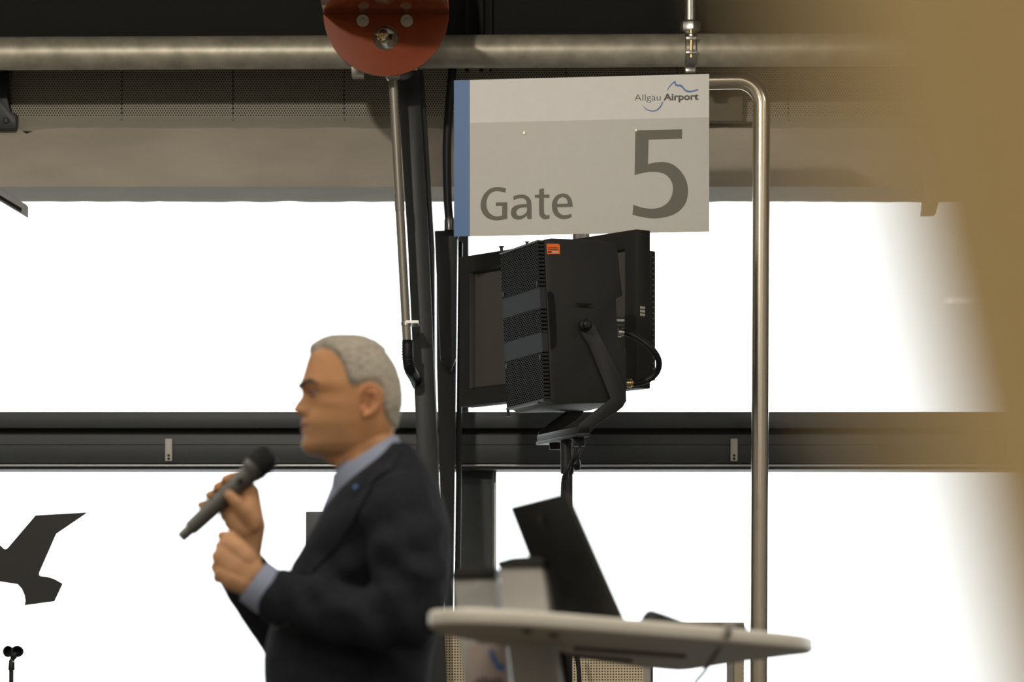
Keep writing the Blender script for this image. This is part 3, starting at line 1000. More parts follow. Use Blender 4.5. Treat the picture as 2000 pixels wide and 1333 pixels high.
q0, q1 = on_plane(1070, 494, sp_ - SB * 0.0009, SB), on_plane(1077.5, 494, sp_ - SB * 0.0009, SB)
MB().obox(q0, q1 - q0, Vector((0, 0, 0.0045)), -SB * 0.0003).build('print_line', M['ink'], sticker)
q0, q1 = on_plane(1078, 494, sp_ - SB * 0.0009, SB), on_plane(1091, 494, sp_ - SB * 0.0009, SB)
MB().obox(q0, q1 - q0, Vector((0, 0, 0.0045)), -SB * 0.0003).build('print_line', M['white_label'], sticker)
# yoke
ypts = [(1137, 655), (1135, 640), (1140, 629), (1151, 623), (1162, 636), (1206, 722), (1222, 760), (1223.5, 783), (1217, 795), (1204, 806), (1163, 833), (1152, 846), (1129.5, 846), (1132, 828), (1150, 812), (1181, 789), (1193, 779), (1150, 674)]
yp0 = SO - SB * 0.010
yoke_n = [on_plane(a, b, yp0, SB) for a, b in ypts]
MB().prism(yoke_n, SB * 0.005).build('yoke_arm', M['black_metal'], spk, bevel=0.0012)
MB().prism([p + SB * (WS + 0.014) for p in yoke_n], SB * 0.005).build('yoke_arm', M['black_metal'], spk, bevel=0.0012)
ya, yb = on_plane(1129.5, 846, yp0, SB), on_plane(1152, 846, yp0, SB)
MB().obox(ya, yb - ya, SB * (WS + 0.02), Vector((0, 0, 0.022))).build('yoke_base', M['black_metal'], spk, bevel=0.002)
MB().obox(ya - SA * 0.004 - Vector((0, 0, 0.012)), (yb - ya) * 1.15, SB * (WS + 0.02), Vector((0, 0, 0.011))).build('base_plate', M['dark_steel'], spk, bevel=0.001)
pv = on_plane(1142, 636, yp0 - SB * 0.001, SB)
MB().lathe(pv, -SB, [(0, 0.020), (0.012, 0.020), (0.016, 0.015), (0.030, 0.015), (0.034, 0.010)], 10).build('pivot_knob', M['rubber'], spk, bevel=0.001)
MB().prism([on_plane(a, b, yp0 - SB * 0.001, SB) for a, b in ((1125, 592), (1158, 594), (1150, 598), (1127, 595))], -SB * 0.002).build('name_badge', M['spk_dark'], spk)
# connectors and cable at the back
c0 = on_plane(1204, 634, SO + SB * 0.10, SB)
for dz in (-0.012, 0.0, 0.012):
    MB().obox(c0 + Vector((0, 0, dz)), SA * 0.028, SB * 0.02, Vector((0, 0, 0.005))).build('latch', M['galv2'] if dz > 0 else M['black_metal'], spk)
MB().lathe(on_plane(1206, 650, SO + SB * 0.10, SB), SA, [(0, 0.014), (0.012, 0.014), (0.014, 0.011), (0.02, 0.011)], 16).build('connector', M['galv2'], spk, smooth=40)
cp = [(1208, 648, 12.50), (1225, 651, 12.50), (1248, 662, 12.50), (1272, 681, 12.50), (1286, 703, 12.52), (1284, 725, 12.55), (1268, 741, 12.56), (1248, 748, 12.56), (1234, 749, 12.56)]
MB().tube(spline([P(*c) for c in cp], 6), 6.2 / FPX * 12.5, 14).build('cable', M['rubber'], spk, smooth=60)
MB().lathe(P(1224, 749, 12.56), (1, 0, 0), [(0, 0.013), (0.008, 0.013), (0.009, 0.0145), (0.014, 0.0145), (0.016, 0.012), (0.022, 0.010)], 16).build('cable_plug', M['brass'], spk, smooth=40)

std = thing('speaker_stand', (xpx(1106, 12.5), 12.5, 0), 'black tripod stand carrying the loudspeaker', 'stand')
X, Y = std.location.x, std.location.y
zt = zpx(860, 12.5)
MB().tube([(X, Y, zpx(925, 12.5)), (X, Y, zt)], 11 / FPX * 12.5, 24).build('upper_pole', M['black_metal'], std, smooth=60)
MB().tube([(X + 0.006, Y, 0.35), (X + 0.006, Y, zpx(918, 12.5))], 0.0145, 24).build('lower_pole', M['black_metal'], std, smooth=60)
MB().lathe((X + 0.004, Y, zpx(926, 12.5)), (0, 0, 1), [(0, 0.020), (0.02, 0.021), (0.022, 0.0185)], 20).build('collar', M['rubber'], std, smooth=40)
kn = P(1116, 909, 12.47)
MB().lathe(kn, (1, -0.2, 0.1), [(0, 0.008), (0.008, 0.008), (0.010, 0.019), (0.026, 0.019), (0.03, 0.014)], 8).build('clamp_knob', M['rubber'], std, bevel=0.002)
for px0, px1, py0, py1, dd in ((1073, 1095, 858, 878, 12.62), (1118, 1143, 853, 871, 12.38)):
    MB().box(P(px0, py1, dd), P(px1, py0, dd) + Vector((0, 0.04, 0))).build('fixing_bolt', M['rubber'], std, bevel=0.004)
MB().lathe((X, Y, zt - 0.03), (0, 0, 1), [(0, 0.019), (0.028, 0.019), (0.028, 0.03), (0.034, 0.03)], 20).build('top_cup', M['black_metal'], std, smooth=40)
for a in (30, 150, 270):
    a = math.radians(a)
    MB().tube([(X, Y, 0.75), (X + math.cos(a) * 0.55, Y + math.sin(a) * 0.55, 0.014)], 0.012, 12, rounded=True).build('leg', M['black_metal'], std, smooth=60)
MB().lathe((X, Y, 0.70), (0, 0, 1), [(0, 0.03), (0.1, 0.03)], 16).build('leg_hub', M['rubber'], std, smooth=40)
MB().tube(spline([P(1134, 873, 12.4), P(1128, 890, 12.4), P(1117, 905, 12.42), P(1104, 925, 12.44), P(1099, 950, 12.45), P(1100, 1000, 12.45), P(1104, 1100, 12.45), P(1104, 1300, 12.45)], 8), 0.0062, 12).build('cable', M['rubber'], std, smooth=60)
MB().tube(spline([P(1122, 876, 12.41), P(1117, 900, 12.41), P(1108, 925, 12.43), P(1107, 960, 12.44), P(1109, 1100, 12.44)], 8), 0.0045, 10).build('cable', M['rubber'], std, smooth=60)

# ------------------------------------------------------------------ perforated partition behind the desk
DQ = 14.1
par = thing('perforated_partition', (xpx(1150, DQ), DQ, 0), 'beige perforated metal partition behind the desk', 'partition')
zq = zpx(1217, DQ)
UVQ = (Vector((0, 0, 0)), Vector((1, 0, 0)), Vector((0, 0, 1)))
MB().box((xpx(800, DQ), DQ, 0.05), (xpx(1257, DQ), DQ + 0.012, zq - 0.03)).build('perforated_sheet', M['beige_perf'], par, uv=UVQ)
MB().box((xpx(1257, DQ), DQ - 0.004, 0), (xpx(1271, DQ), DQ + 0.04, zq - 0.03)).build('edge_profile', mat('partition_grey', (0.36, 0.34, 0.31), 0.5), par, bevel=0.001)
MB().box((xpx(1271.5, DQ), DQ - 0.004, 0), (xpx(1275.5, DQ), DQ + 0.04, zq - 0.03)).build('dark_edge', M['dark_steel'], par)
MB().box((xpx(800, DQ), DQ - 0.01, zq - 0.03), (xpx(1451, DQ), DQ + 0.05, zq)).build('top_rail', M['beige'], par, bevel=0.002)
MB().box((xpx(1420, DQ), DQ, 0), (xpx(1434, DQ), DQ + 0.04, zq - 0.03)).build('leg', mat('partition_grey_leg', (0.36, 0.34, 0.31), 0.5), par, bevel=0.001)
MB().box((xpx(1434, DQ), DQ - 0.006, 0), (xpx(1451, DQ), DQ + 0.05, zq - 0.03)).build('leg', M['beige'], par, bevel=0.001)
MB().prism([(xpx(1451, DQ), DQ, 0), (xpx(1451, DQ), DQ, zq), (xpx(1451, DQ) + 0.016, DQ + 0.3, zq), (xpx(1451, DQ) + 0.016, DQ + 0.3, 0)], (0.004, 0, 0)).build(
    'side_sheet', perf_mat('white_perforated', (0.62, 0.58, 0.5), (0.9, 0.9, 0.9), 0.0102, 0.28), par, uv=(Vector((0, 0, 0)), Vector((0, 0.08, 0)), Vector((0, 0, 1))))
pc = thing('hanging_cable', P(1130, 1333, 13.8), 'black cable hanging in front of the perforated partition', 'cable')
MB().tube(spline([P(1118, 1240, 13.9), P(1127, 1285, 13.9), P(1131, 1320, 13.9), P(1131, 1380, 13.9), P(1128, 1700, 13.9)], 6), 0.0085, 12).build('cable_core', M['rubber'], pc, smooth=60)

# bird decal on the pane
bp = [(650, 80), (415, 240), (290, 525), (290, 545), (305, 552), (350, 556), (400, 572), (463, 607), (402, 738), (180, 768), (187, 735), (180, 690), (160, 645), (130, 612), (0, 592), (-120, 575), (-230, 545), (-265, 500), (-190, 440), (-270, 330), (-560, 230), (-330, 190), (-110, 240), (0, 322), (28, 348), (40, 352), (54, 346), (262, 102)]
tag(MB().prism([P(p[0] / 3.776, 980 + p[1] / 3.776, 14.872) for p in bp], (0, 0.0012, 0)).build('bird_decal', M['decal']), 'black bird silhouette stuck on the lower left pane', 'decal')

# microphone clip on its stand, lower left
ms = thing('microphone_stand', (xpx(22, 12.0), 12.0, 0), 'slim black stand with an empty microphone clip at the lower left', 'stand')
X, Y = ms.location.x, ms.location.y


def clip_shell(cx, rx, s):
    c = P(cx, 1273.5, 12.0)
    rx, rz = rx / FPX * 12, 11.2 / FPX * 12
    rings = []
    for i in range(8):
        t = i / 7 * math.pi / 2
        rings.append([c + Vector((rx * math.cos(t) * math.cos(a) if s else rx * math.cos(t) * math.cos(a), 0.03 * math.sin(t) - 0.012, rz * math.cos(t) * math.sin(a))) for a in [2 * math.pi * k / 20 for k in range(20)]])
    inn = [[c + (p - c) * 0.82 + Vector((0, -0.002, 0)) for p in r] for r in rings]
    return MB().rings(rings[::-1] + inn, cap0=True, cap1=True)


clip_shell(16.8, 10.4, 0).build('clip_jaw', M['rubber'], ms, smooth=50)
clip_shell(34.5, 12.6, 1).build('clip_jaw', M['rubber'], ms, smooth=50)
MB().tube([P(24, 1289, 12), P(28, 1280, 12)], [0.007, 0.012], 14, rounded=True).build('clip_neck', M['rubber'], ms, smooth=60)
MB().lathe(P(22.3, 1310, 12), (0.04, 0, 1), [(0, 0.0098), (0.004, 0.0102), (0.03, 0.0088), (0.034, 0.007)], 16).build('swivel', M['rubber'], ms, smooth=40)
MB().lathe(P(26, 1293, 11.988), (0, -1, 0), [(0, 0.003), (0.003, 0.003)], 8).build('swivel_screw', M['galv2'], ms)
MB().tube([(X, Y, 0.02), (X, Y, zpx(1309, 12))], 4.4 / FPX * 12, 16).build('pole', M['black_metal'], ms, smooth=60)
MB().lathe((X, Y, 0), (0, 0, 1), [(0, 0.14), (0.012, 0.14), (0.02, 0.125), (0.03, 0.03), (0.05, 0.016)], 32).build('base', M['black_metal'], ms, smooth=40)

# dark box behind the man
dbx = thing('dark_display', (xpx(650, 13.2), 13.2, 0), 'dark box-shaped display mostly hidden behind the man', 'display')
MB().box((xpx(597.5, 13.2), 13.2, zpx(1170, 13.2)), (xpx(735, 13.2), 13.26, zpx(1000, 13.2))).build('casing', M['frame'], dbx, bevel=0.002)
MB().tube([(xpx(665, 13.2), 13.24, 0.02), (xpx(665, 13.2), 13.24, zpx(1165, 13.2))], 0.02, 16).build('pole', M['black_metal'], dbx, smooth=60)
MB().lathe((xpx(665, 13.2), 13.24, 0), (0, 0, 1), [(0, 0.18), (0.015, 0.18), (0.02, 0.03)], 24).build('base', M['black_metal'], dbx, smooth=40)

# ------------------------------------------------------------------ desk with columns
desk = thing('gate_desk', (0.1, 7.0, 0), 'pale rounded gate desk with two silver columns', 'desk')
tabz = lambda x, y: 1.1415 - 0.0107 * (x + 0.139) - 0.0229 * (y - 6.3)


def on_desk(px, py):
    n = Vector((0.0107, 0.0229, 1)).normalized()
    return on_plane(px, py, Vector((-0.139, 6.3, 1.1415)), n)


edge = [(838, 1223), (860, 1221), (905, 1219), (1000, 1222), (1100, 1229), (1200, 1237), (1300, 1245), (1400, 1253), (1500, 1262), (1560, 1268), (1586, 1273), (1582, 1277), (1540, 1282), (1450, 1293), (1385, 1303), (1338, 1309), (1290, 1307), (1200, 1296), (1100, 1280), (1000, 1264), (920, 1251), (870, 1241), (842, 1232)]
low = [on_desk(a, b) for a, b in edge]
lo2 = spline(low, 4, closed=True)
cen = sum(lo2, Vector()) / len(lo2)
rings = []
for inset, dz in ((0.006, 0.0), (0.0015, 0.0015), (0.0, 0.005), (0.0, 0.020), (0.0025, 0.0245), (0.007, 0.026)):
    ring = []
    for i, p in enumerate(lo2):
        t = (lo2[(i + 1) % len(lo2)] - lo2[i - 1]).normalized()
        nrm = Vector((-t.y, t.x, 0)).normalized()
        if nrm.dot(cen - p) < 0:
            nrm = -nrm
        ring.append(p + nrm * inset + Vector((0, 0, dz)))
    rings.append(ring)
top = MB().rings(rings).build('tabletop', M['desk'], desk, smooth=50)
und = []
for i, p in enumerate(rings[0]):
    und.append(p - Vector((0, 0, 0.0015)))
MB().prism(und, (0, 0, 0.0012)).build('underside', mat('desk_underside_shade', (0.36, 0.30, 0.215), 0.6, var=0.04, vscale=12), desk)  # darker brown sheet puts the underside's shade into its colour
for pts in (((1120, 1262), (1340, 1278), 9), ((1105, 1276), (1236, 1287), 7)):
    a, b = on_desk(*pts[0]), on_desk(*pts[1])
    MB().obox(a - Vector((0, 0, 0.008)), b - a, Vector((0.0, 0.05, 0)), Vector((0, 0, 0.007))).build('underside_rail', M['slot'], desk, bevel=0.002)
for px, py in ((1030, 1229), (1082, 1237)):
    MB().lathe(on_desk(px, py) - Vector((0, 0, 0.008)), (0, 0, 1), [(0, 0.008), (0.008, 0.010)], 12).build('fixing', M['slot'], desk, smooth=40)


def column(rows, d, depth, name, m, dz=0):
    L = [P(r[1], r[0], d) for r in rows]
    Rr = [P(r[2], r[0], d) for r in rows]
    return MB().prism(L + Rr[::-1], (0.012, depth, 0)).build(name, m, desk, bevel=0.003)


ca_ = column([(1131, 884, 966), (1333, 906, 990), (2450, 1010, 1100)], 6.95, 0.10, 'column', M['deskcol'])
cb_ = column([(1108, 974, 1058), (1333, 1000, 1094), (2450, 1110, 1215)], 6.80, 0.11, 'column', M['deskcol'])


def cap(pts, d, par_):
    MB().prism([P(a, b, d) for a, b in pts], (0.014, 0.125, 0)).build('column_cap', M['laptop'], par_, bevel=0.002)


cap([(881, 1132), (968, 1127), (967, 1110), (940, 1106), (905, 1109), (881, 1118)], 6.94, ca_)
cap([(971, 1108), (1061, 1107), (1060, 1091), (1030, 1087), (1000, 1089), (971, 1097)], 6.79, cb_)
MB().prism([P(a, b, 6.93) for a, b in ((970, 1130), (976, 1129), (997, 1333), (991, 1333))], (0, 0.002, 0)).build('edge_trim', M['bead'], ca_)
MB().prism([P(a, b, 6.94) for a, b in ((930, 1242), (984, 1239), (984, 1250), (932, 1252))], (0, 0.008, 0)).build('slot_plate', M['slot'], ca_, bevel=0.001)
notice = MB().prism([P(a, b, 6.94) for a, b in ((912, 1262), (988, 1256), (1000, 1400), (920, 1404))], (0, 0.003, 0)).build('notice', M['paper'], desk)
sw = [(955, 1268), (960, 1268), (968, 1284), (975, 1299), (982, 1298), (986, 1302), (985, 1309), (976, 1311), (970, 1308), (964, 1296), (957, 1282)]
MB().prism([P(a, b, 6.937) for a, b in sw], (0, 0.0015, 0)).build('blue_swoosh', M['sign_blue'], notice)
for k in range(7):
    MB().prism([P(a, b, 6.937) for a, b in ((927 + 8.2 * k, 1327 - (k % 3) * 2), (932 + 8.2 * k, 1326 - (k % 3) * 2), (933 + 8.2 * k, 1345), (928 + 8.2 * k, 1345))], (0, 0.0015, 0)).build('print_stroke', M['purple'], notice)
MB().prism([P(a, b, 6.88) for a, b in ((1090, 1272), (1106, 1276), (1118, 1333), (1180, 1900), (1150, 1900), (1097, 1333))], (0, 0.03, 0)).build('cable_duct', M['laptop'], desk, bevel=0.003)
MB().box((0.02, 6.7, 0), (0.55, 7.25, 0.03)).build('foot_plate', M['deskcol'], desk, bevel=0.004)
cbl = thing('security_cable', on_desk(1425, 1255), 'thin grey cable clipped over the front edge of the desk', 'cable')
ea = on_desk(1424, 1255)
MB().tube(spline([ea + Vector((-0.0, 0.03, 0.029)), ea + Vector((0, -0.004, 0.028)), ea + Vector((-0.003, -0.010, 0.010)), P(1405, 1268, 6.92), P(1376, 1312, 6.92), P(1352, 1345, 6.92), P(1300, 1460, 6.94)], 6), 0.0042, 10).build('cord', M['cable_grey'], cbl, smooth=60)
MB().box(ea + Vector((-0.009, -0.008, 0.026)), ea + Vector((0.009, 0.02, 0.031))).build('clip', mat('clip_white', (0.65, 0.65, 0.64), 0.4), cbl, bevel=0.002)

# laptop and mouse on the desk
up26 = 0.0262


def desk_top(px, py_edge, d):
    x = xpx(px, d)
    return Vector((x, d, tabz(x, d) + up26))


hn, hf = desk_top(1222, 0, 6.76), desk_top(1096, 0, 7.06)
lap = thing('laptop', (hn + hf) / 2, 'open black laptop seen from behind on the desk', 'laptop')
hd = (hf - hn)
lid_n = P(1112, 961, 6.80)
lid_f = P(1004, 989, 7.10)
lift = Vector((0, 0, 0.012))
nrm = (lid_n - hn).cross(hd).normalized()
if nrm.x > 0:
    nrm = -nrm
MB().prism([hn + lift, hf + lift, lid_f, lid_n], nrm * 0.010).build('lid', M['laptop'], lap, bevel=0.003)
kb = Vector((-hd.y, hd.x, 0)).normalized()
if kb.x < 0:
    kb = -kb
MB().prism([hn, hf, hf + kb * 0.235 + Vector((0, 0, -0.006)), hn + kb * 0.235 + Vector((0, 0, -0.006))], Vector((0, 0, 0.011))).build('keyboard_base', M['laptop'], lap, bevel=0.004)
ax = hd.normalized()
for t in (0.15, 0.8):
    MB().tube([hn + hd * t + lift, hn + hd * (t + 0.08) + lift], 0.008, 12).build('hinge', M['laptop'], lap, smooth=50)
lc = hn + (lid_n - hn) * 0.86 + hd * 0.5 + nrm * 0.0102
MB().lathe(lc, nrm, [(0, 0.010), (0.0006, 0.010)], 20).build('badge', M['slot'], lap)
ms2 = thing('computer_mouse', desk_top(1300, 0, 6.90), 'low black mouse lying beside the laptop hinge', 'mouse')
mrows = []
for i in range(15):
    t = i / 14
    px = lerp(1247, 1362, t)
    x = xpx(px, 6.86 + 0.05 * t)
    d = 6.86 + 0.05 * t
    h = table([(0, 0.003), (0.06, 0.016), (0.14, 0.0255), (0.3, 0.026), (0.55, 0.018), (0.8, 0.009), (1, 0.002)], t)[0]
    w = 0.03 * math.sin(math.pi * min(1, 0.12 + t * 0.8)) + 0.004
    base = Vector((x, d, tabz(x, d) + up26 + 0.008))
    mrows.append([base + Vector((0, -w * math.cos(a), h * math.sin(a))) for a in [math.pi * k / 12 for k in range(13)]])
MB().rings(mrows).build('shell', M['laptop'], ms2, smooth=60)
mrow2 = [[p + Vector((0, 0, 0.0012)) for p in r[6:8]] for r in mrows[1:5]]
MB().rings(mrow2, cap0=False, cap1=False, closed=False).build('scroll_wheel', M['rubber'], ms2)

# ------------------------------------------------------------------ the speaking man
DM = 7.6
YM = DM
s_ = DM / FPX


def H(px, py, v=0.0):
    """point of the man's middle plane from photo pixels; v = sideways in pixels (+ away from the camera)"""
    p = P(px, py, DM)
    p.y += v * s_
    return p


YAW = math.radians(9.0)


def HY(px, py, v=0.0):
    """the same for the head, which is turned a little towards the camera"""
    u = px - 700.0
    return H(700.0 + u * math.cos(YAW) - v * math.sin(YAW), py, v * math.cos(YAW) + u * math.sin(YAW))


def HD(px, py, d):
    return P(px, py, d)


def px_len(n):
    return n * s_


def remesh(mb, voxel, smooth=4, fac=0.5):
    me = mb.mesh('tmp')
    ob = bpy.data.objects.new('tmp', me)
    COL.objects.link(ob)
    md = ob.modifiers.new('r', 'REMESH')
    md.mode = 'VOXEL'
    md.voxel_size = voxel
    md.adaptivity = 0.0
    if smooth:
        sm = ob.modifiers.new('s', 'SMOOTH')
        sm.factor = fac
        sm.iterations = smooth
    bpy.context.view_layer.update()
    out = bpy.data.meshes.new_from_object(ob.evaluated_get(bpy.context.evaluated_depsgraph_get()))
    bpy.data.objects.remove(ob)
    bpy.data.meshes.remove(me)
    return out


man = thing('person', (xpx(700, DM), DM, 0), 'grey-haired man in dark blazer and pale blue shirt speaking into a microphone', 'person')

# head: rows of (py, front px, back px, half width px)
HT = [(661.5, 660, 690, 3), (664, 646, 706, 20), (668, 634, 718, 33), (676, 619, 733, 47), (688, 608, 747, 59), (700, 602, 757, 66), (720, 596, 769, 72), (740, 590, 776, 75), (750, 586, 778, 76),
      (758, 584.5, 779.5, 76), (765, 588, 780.5, 75.5), (775, 595, 781, 74.5), (790, 599, 780.5, 73), (803, 598, 778, 71.5), (815, 593, 775, 69.5), (830, 589.5, 772, 66.5), (845, 590.5, 768, 62),
      (860, 591, 760, 57), (870, 590, 750, 53), (878, 591.5, 738, 47), (885, 597, 722, 39), (890, 606, 705, 28), (893, 625, 690, 10)]
NOSE = [(762, 587), (768, 588), (775, 589), (781, 586.5), (788, 582), (795, 578.5), (800, 576), (804, 575.5), (808, 579), (812, 584), (816, 591), (820, 592)]


def head_point(py, a, extra=0.0, raw=False):
    F, B, hw = table(HT, py)
    c = (F + B) / 2 + 8
    ca, sa = math.cos(a), math.sin(a)
    if ca >= 0:
        u = (c - F) * (abs(ca) ** 0.82)
    else:
        u = -(B - c) * (abs(ca) ** 0.9)
    v = hw * math.copysign(abs(sa) ** 0.88, sa)
    x = c - u
    if ca > 0:
        av = abs(v)
        face = ca
        if 762 < py < 820:
            nf = table(NOSE, py)[0]
            sg = table([(760, 9), (775, 10.5), (790, 14), (803, 18), (812, 17), (820, 14)], py)[0]
            x -= 1.16 * max(0, F - nf) * math.exp(-(v / sg) ** 2)
            if 795 < py < 818:
                x -= 5.0 * math.exp(-((av - 15) / 6.0) ** 2 - ((py - 806) / 6.0) ** 2)
        x += 14.0 * math.exp(-((av - 33) / 18) ** 2 - ((py - 769) / 8.5) ** 2)        # eye socket
        x -= 3.0 * math.exp(-((av - 26) / 22) ** 2 - ((py - 755) / 6.0) ** 2)        # brow ridge
        v += math.copysign(3.5, v) * math.exp(-((av - 56) / 14) ** 2 - ((py - 793) / 12) ** 2) if av > 5 else 0
        lip = math.exp(-(v / 21.0) ** 4)
        x -= 3.2 * lip * math.exp(-((py - 829.5) / 4.0) ** 2)
        x -= 3.4 * lip * math.exp(-((py - 842.5) / 4.2) ** 2)
        x += 9.0 * math.exp(-(v / 28.0) ** 4) * math.exp(-((py - 836) / 2.3) ** 2)
        x += 2.5 * math.exp(-(v / 20.0) ** 2) * math.exp(-((py - 854) / 5.0) ** 2)
        x -= 2.0 * math.exp(-(v / 18.0) ** 2) * math.exp(-((py - 872) / 8.0) ** 2)
        x += 2.5 * math.exp(-((av - 26) / 5) ** 2 - ((py - 822) / 12) ** 2)
    if extra:
        cx, cv = x - 682, v
        r = math.sqrt(cx * cx + cv * cv + (py - 770) ** 2) or 1
        return HY(x + cx / r * extra, py + (py - 770) / r * extra, v + cv / r * extra)
    if raw:
        return x, v
    return HY(x, py, v)


NA = 104
pys = [661.5, 662.5, 664] + [666 + 2.0 * i for i in range(0, 113)] + [892, 893]
body = MB()
body.rings([[head_point(py, 2 * math.pi * k / NA) for k in range(NA)] for py in pys])
# neck and throat
body.tube([H(703, 800), H(710, 850), H(716, 880), H(726, 915), H(738, 960), H(746, 1000)], [px_len(r) for r in (50, 57, 60, 66, 72, 80)], 32, flat=(1.0, 0.86), up=(1, 0, 0))
body.tube([H(628, 874), H(665, 888), H(690, 905)], [px_len(r) for r in (17, 26, 36)], 20, rounded=True)
body.tube([H(650, 850, -38), H(708, 818, -55)], [px_len(13), px_len(14)], 14, rounded=True)
body.tube([H(650, 850, 38), H(708, 818, 55)], [px_len(13), px_len(14)], 14, rounded=True)
# ears
for sd in (-1, 1):
    def E(px, py, o):
        return HY(px - 11, py, sd * (69 + 1.35 * o))
    helix = spline([E(712, 797, 2), E(709, 780, 6), E(713, 767, 10), E(725, 760.5, 13), E(738, 764, 15), E(745, 776, 16), E(744, 791, 14), E(736, 805, 11), E(726, 814, 8), E(716, 819, 5)], 5)
    body.tube(helix, [px_len(3.6 + 1.6 * (i / len(helix)) ** 2) for i in range(len(helix))], 12, rounded=True)
    body.tube(spline([E(722, 775, 6), E(732, 777, 9), E(735, 788, 9), E(728, 802, 6)], 5), px_len(4.0), 10, rounded=True)
    body.tube(spline([E(714, 795, 1), E(712, 806, 2), E(717, 816, 3), E(724, 811, 4)], 4), px_len(5.0), 10, rounded=True)
    body.prism([E(711, 770, 2), E(725, 762, 5), E(741, 768, 7), E(743, 788, 7), E(733, 806, 4), E(719, 818, 1), E(711, 805, -1)], Vector((0, -sd * 0.012, 0)))
    body.tube([E(712, 812, -6), E(718, 790, -2), E(722, 770, -2)], px_len(9), 12, rounded=True)

# torso, legs (inside the clothes)
body.tube([H(752, 1005), H(745, 1080), H(710, 1200), H(690, 1330), H(690, 1480)], [px_len(r) for r in (70, 110, 115, 115, 120)], 32, rounded=True, flat=(0.9, 1.2), up=(1, 0, 0))
for sd in (-1, 1):
    yy = DM + sd * 0.10
    hip, knee, ank = Vector((man.location.x, yy, 0.92)), Vector((man.location.x - 0.015, yy, 0.50)), Vector((man.location.x + 0.02, yy, 0.09))
    body.tube([hip, knee, ank], [0.085, 0.055, 0.042], 20, rounded=True)
    body.tube([ank + Vector((0.03, 0, -0.045)), ank + Vector((-0.16, 0, -0.055))], [0.035, 0.028], 14, rounded=True)
# arms
LWR = HD(502, 1150, DM - 0.17)
RWR = HD(478, 1082, DM + 0.075)
LSL = [HD(775, 1005, DM - 0.165), HD(792, 1080, DM - 0.22), HD(797, 1190, DM - 0.25)]
LFL = [HD(797, 1195, DM - 0.25), HD(730, 1205, DM - 0.25), HD(640, 1192, DM - 0.225), HD(575, 1176, DM - 0.20), LWR]
RSL = [HD(765, 1005, DM + 0.165), HD(700, 1130, DM + 0.24), HD(640, 1240, DM + 0.26), HD(602, 1300, DM + 0.26)]
RFL = [HD(602, 1300, DM + 0.26), HD(530, 1200, DM + 0.16), RWR]
body.tube([H(750, 1010)] + LSL, [0.05, 0.045, 0.045, 0.042], 20, rounded=True)
body.tube(LFL, [0.042, 0.042, 0.040, 0.034, 0.029], 20, rounded=True)
body.tube([H(750, 1010)] + RSL, [0.05, 0.045, 0.045, 0.042, 0.04], 20, rounded=True)
body.tube(RFL, [0.04, 0.038, 0.029], 20, rounded=True)


def finger(pts, r0, r1):
    n = len(pts)
    body.tube(pts, [lerp(r0, r1, i / (n - 1)) for i in range(n)], 14, rounded=True)


# left hand: loose fist, back of the hand towards the camera
dL = DM - 0.19


def A(px, py, o=0.0):
    return HD(px, py, dL + o)


body.tube([LWR, A(487, 1128), A(466, 1104), A(447, 1086)], [0.029, 0.031, 0.035, 0.030], 20, rounded=True, flat=(1.18, 0.72), up=(0.7, 0, 1))
body.tube([A(480, 1140), A(452, 1128), A(438, 1120)], [0.024, 0.026, 0.022], 16, rounded=True)
body.tube([A(478, 1092), A(460, 1072), A(448, 1066)], [0.024, 0.023, 0.020], 16, rounded=True)
fing = [((452, 1062), (430, 1068), (436, 1076), (458, 1082)), ((444, 1083), (423, 1088), (430, 1094), (455, 1098)), ((440, 1104), (421, 1109), (428, 1113), (452, 1114)), ((440, 1124), (425, 1129), (431, 1131), (452, 1130))]
for i, (m, p, dd, t) in enumerate(fing):
    r = (0.0125, 0.0128, 0.012, 0.0108)[i]
    finger([A(*m, -0.006), A(*p, 0.000), A(p[0] + 1, p[1] + 2, 0.028), A(*dd, 0.046), A(*t, 0.040)], r, r * 0.82)
finger([A(486, 1100, 0.0), A(466, 1066, 0.012), A(448, 1048, 0.014), A(434, 1047, 0.010)], 0.0165, 0.0105)

# right hand: grips the microphone, palm towards the camera
dR = DM + 0.055
mic_a, mic_b = HD(352, 1052, dR), HD(532, 884, dR)
mdir = (mic_b - mic_a).normalized()


def B(px, py, o=0.0):
    return HD(px, py, dR + o)


body.tube([RWR, B(484, 1030, 0.012), B(474, 1002, 0.018), B(480, 965, 0.022)], [0.029, 0.032, 0.036, 0.026], 20, rounded=True, flat=(1.15, 0.72), up=(0.8, 0, 0.5))
body.tube([B(478, 1034, 0.01), B(456, 1010, 0.016), B(446, 1006, 0.02)], [0.026, 0.026, 0.018], 16, rounded=True)
body.tube([B(492, 1020, 0.008), B(487, 985, 0.012), B(484, 950, 0.018)], [0.024, 0.022, 0.014], 16, rounded=True)
rf = [((482, 946), (462, 930), (440, 937)), ((470, 966), (446, 944), (424, 952)), ((458, 986), (430, 962), (408, 968)), ((448, 1004), (416, 982), (392, 987))]
for i, (m, p, t) in enumerate(rf):
    r = (0.0112, 0.0115, 0.0108, 0.0096)[i]
    finger([B(*m, 0.022), B((m[0] + p[0]) / 2 + 2, (m[1] + p[1]) / 2 + 2, 0.034), B(*p, 0.034), B((p[0] + t[0]) / 2 - 2, (p[1] + t[1]) / 2, 0.022), B(*t, 0.002)], r, r * 0.84)
finger([B(492, 1028, 0.0), B(476, 1000, -0.016), B(460, 980, -0.024), B(448, 968, -0.026)], 0.017, 0.0108)

bme = remesh(body, 0.0023, 2, 0.4)
o = parent_origin(man)
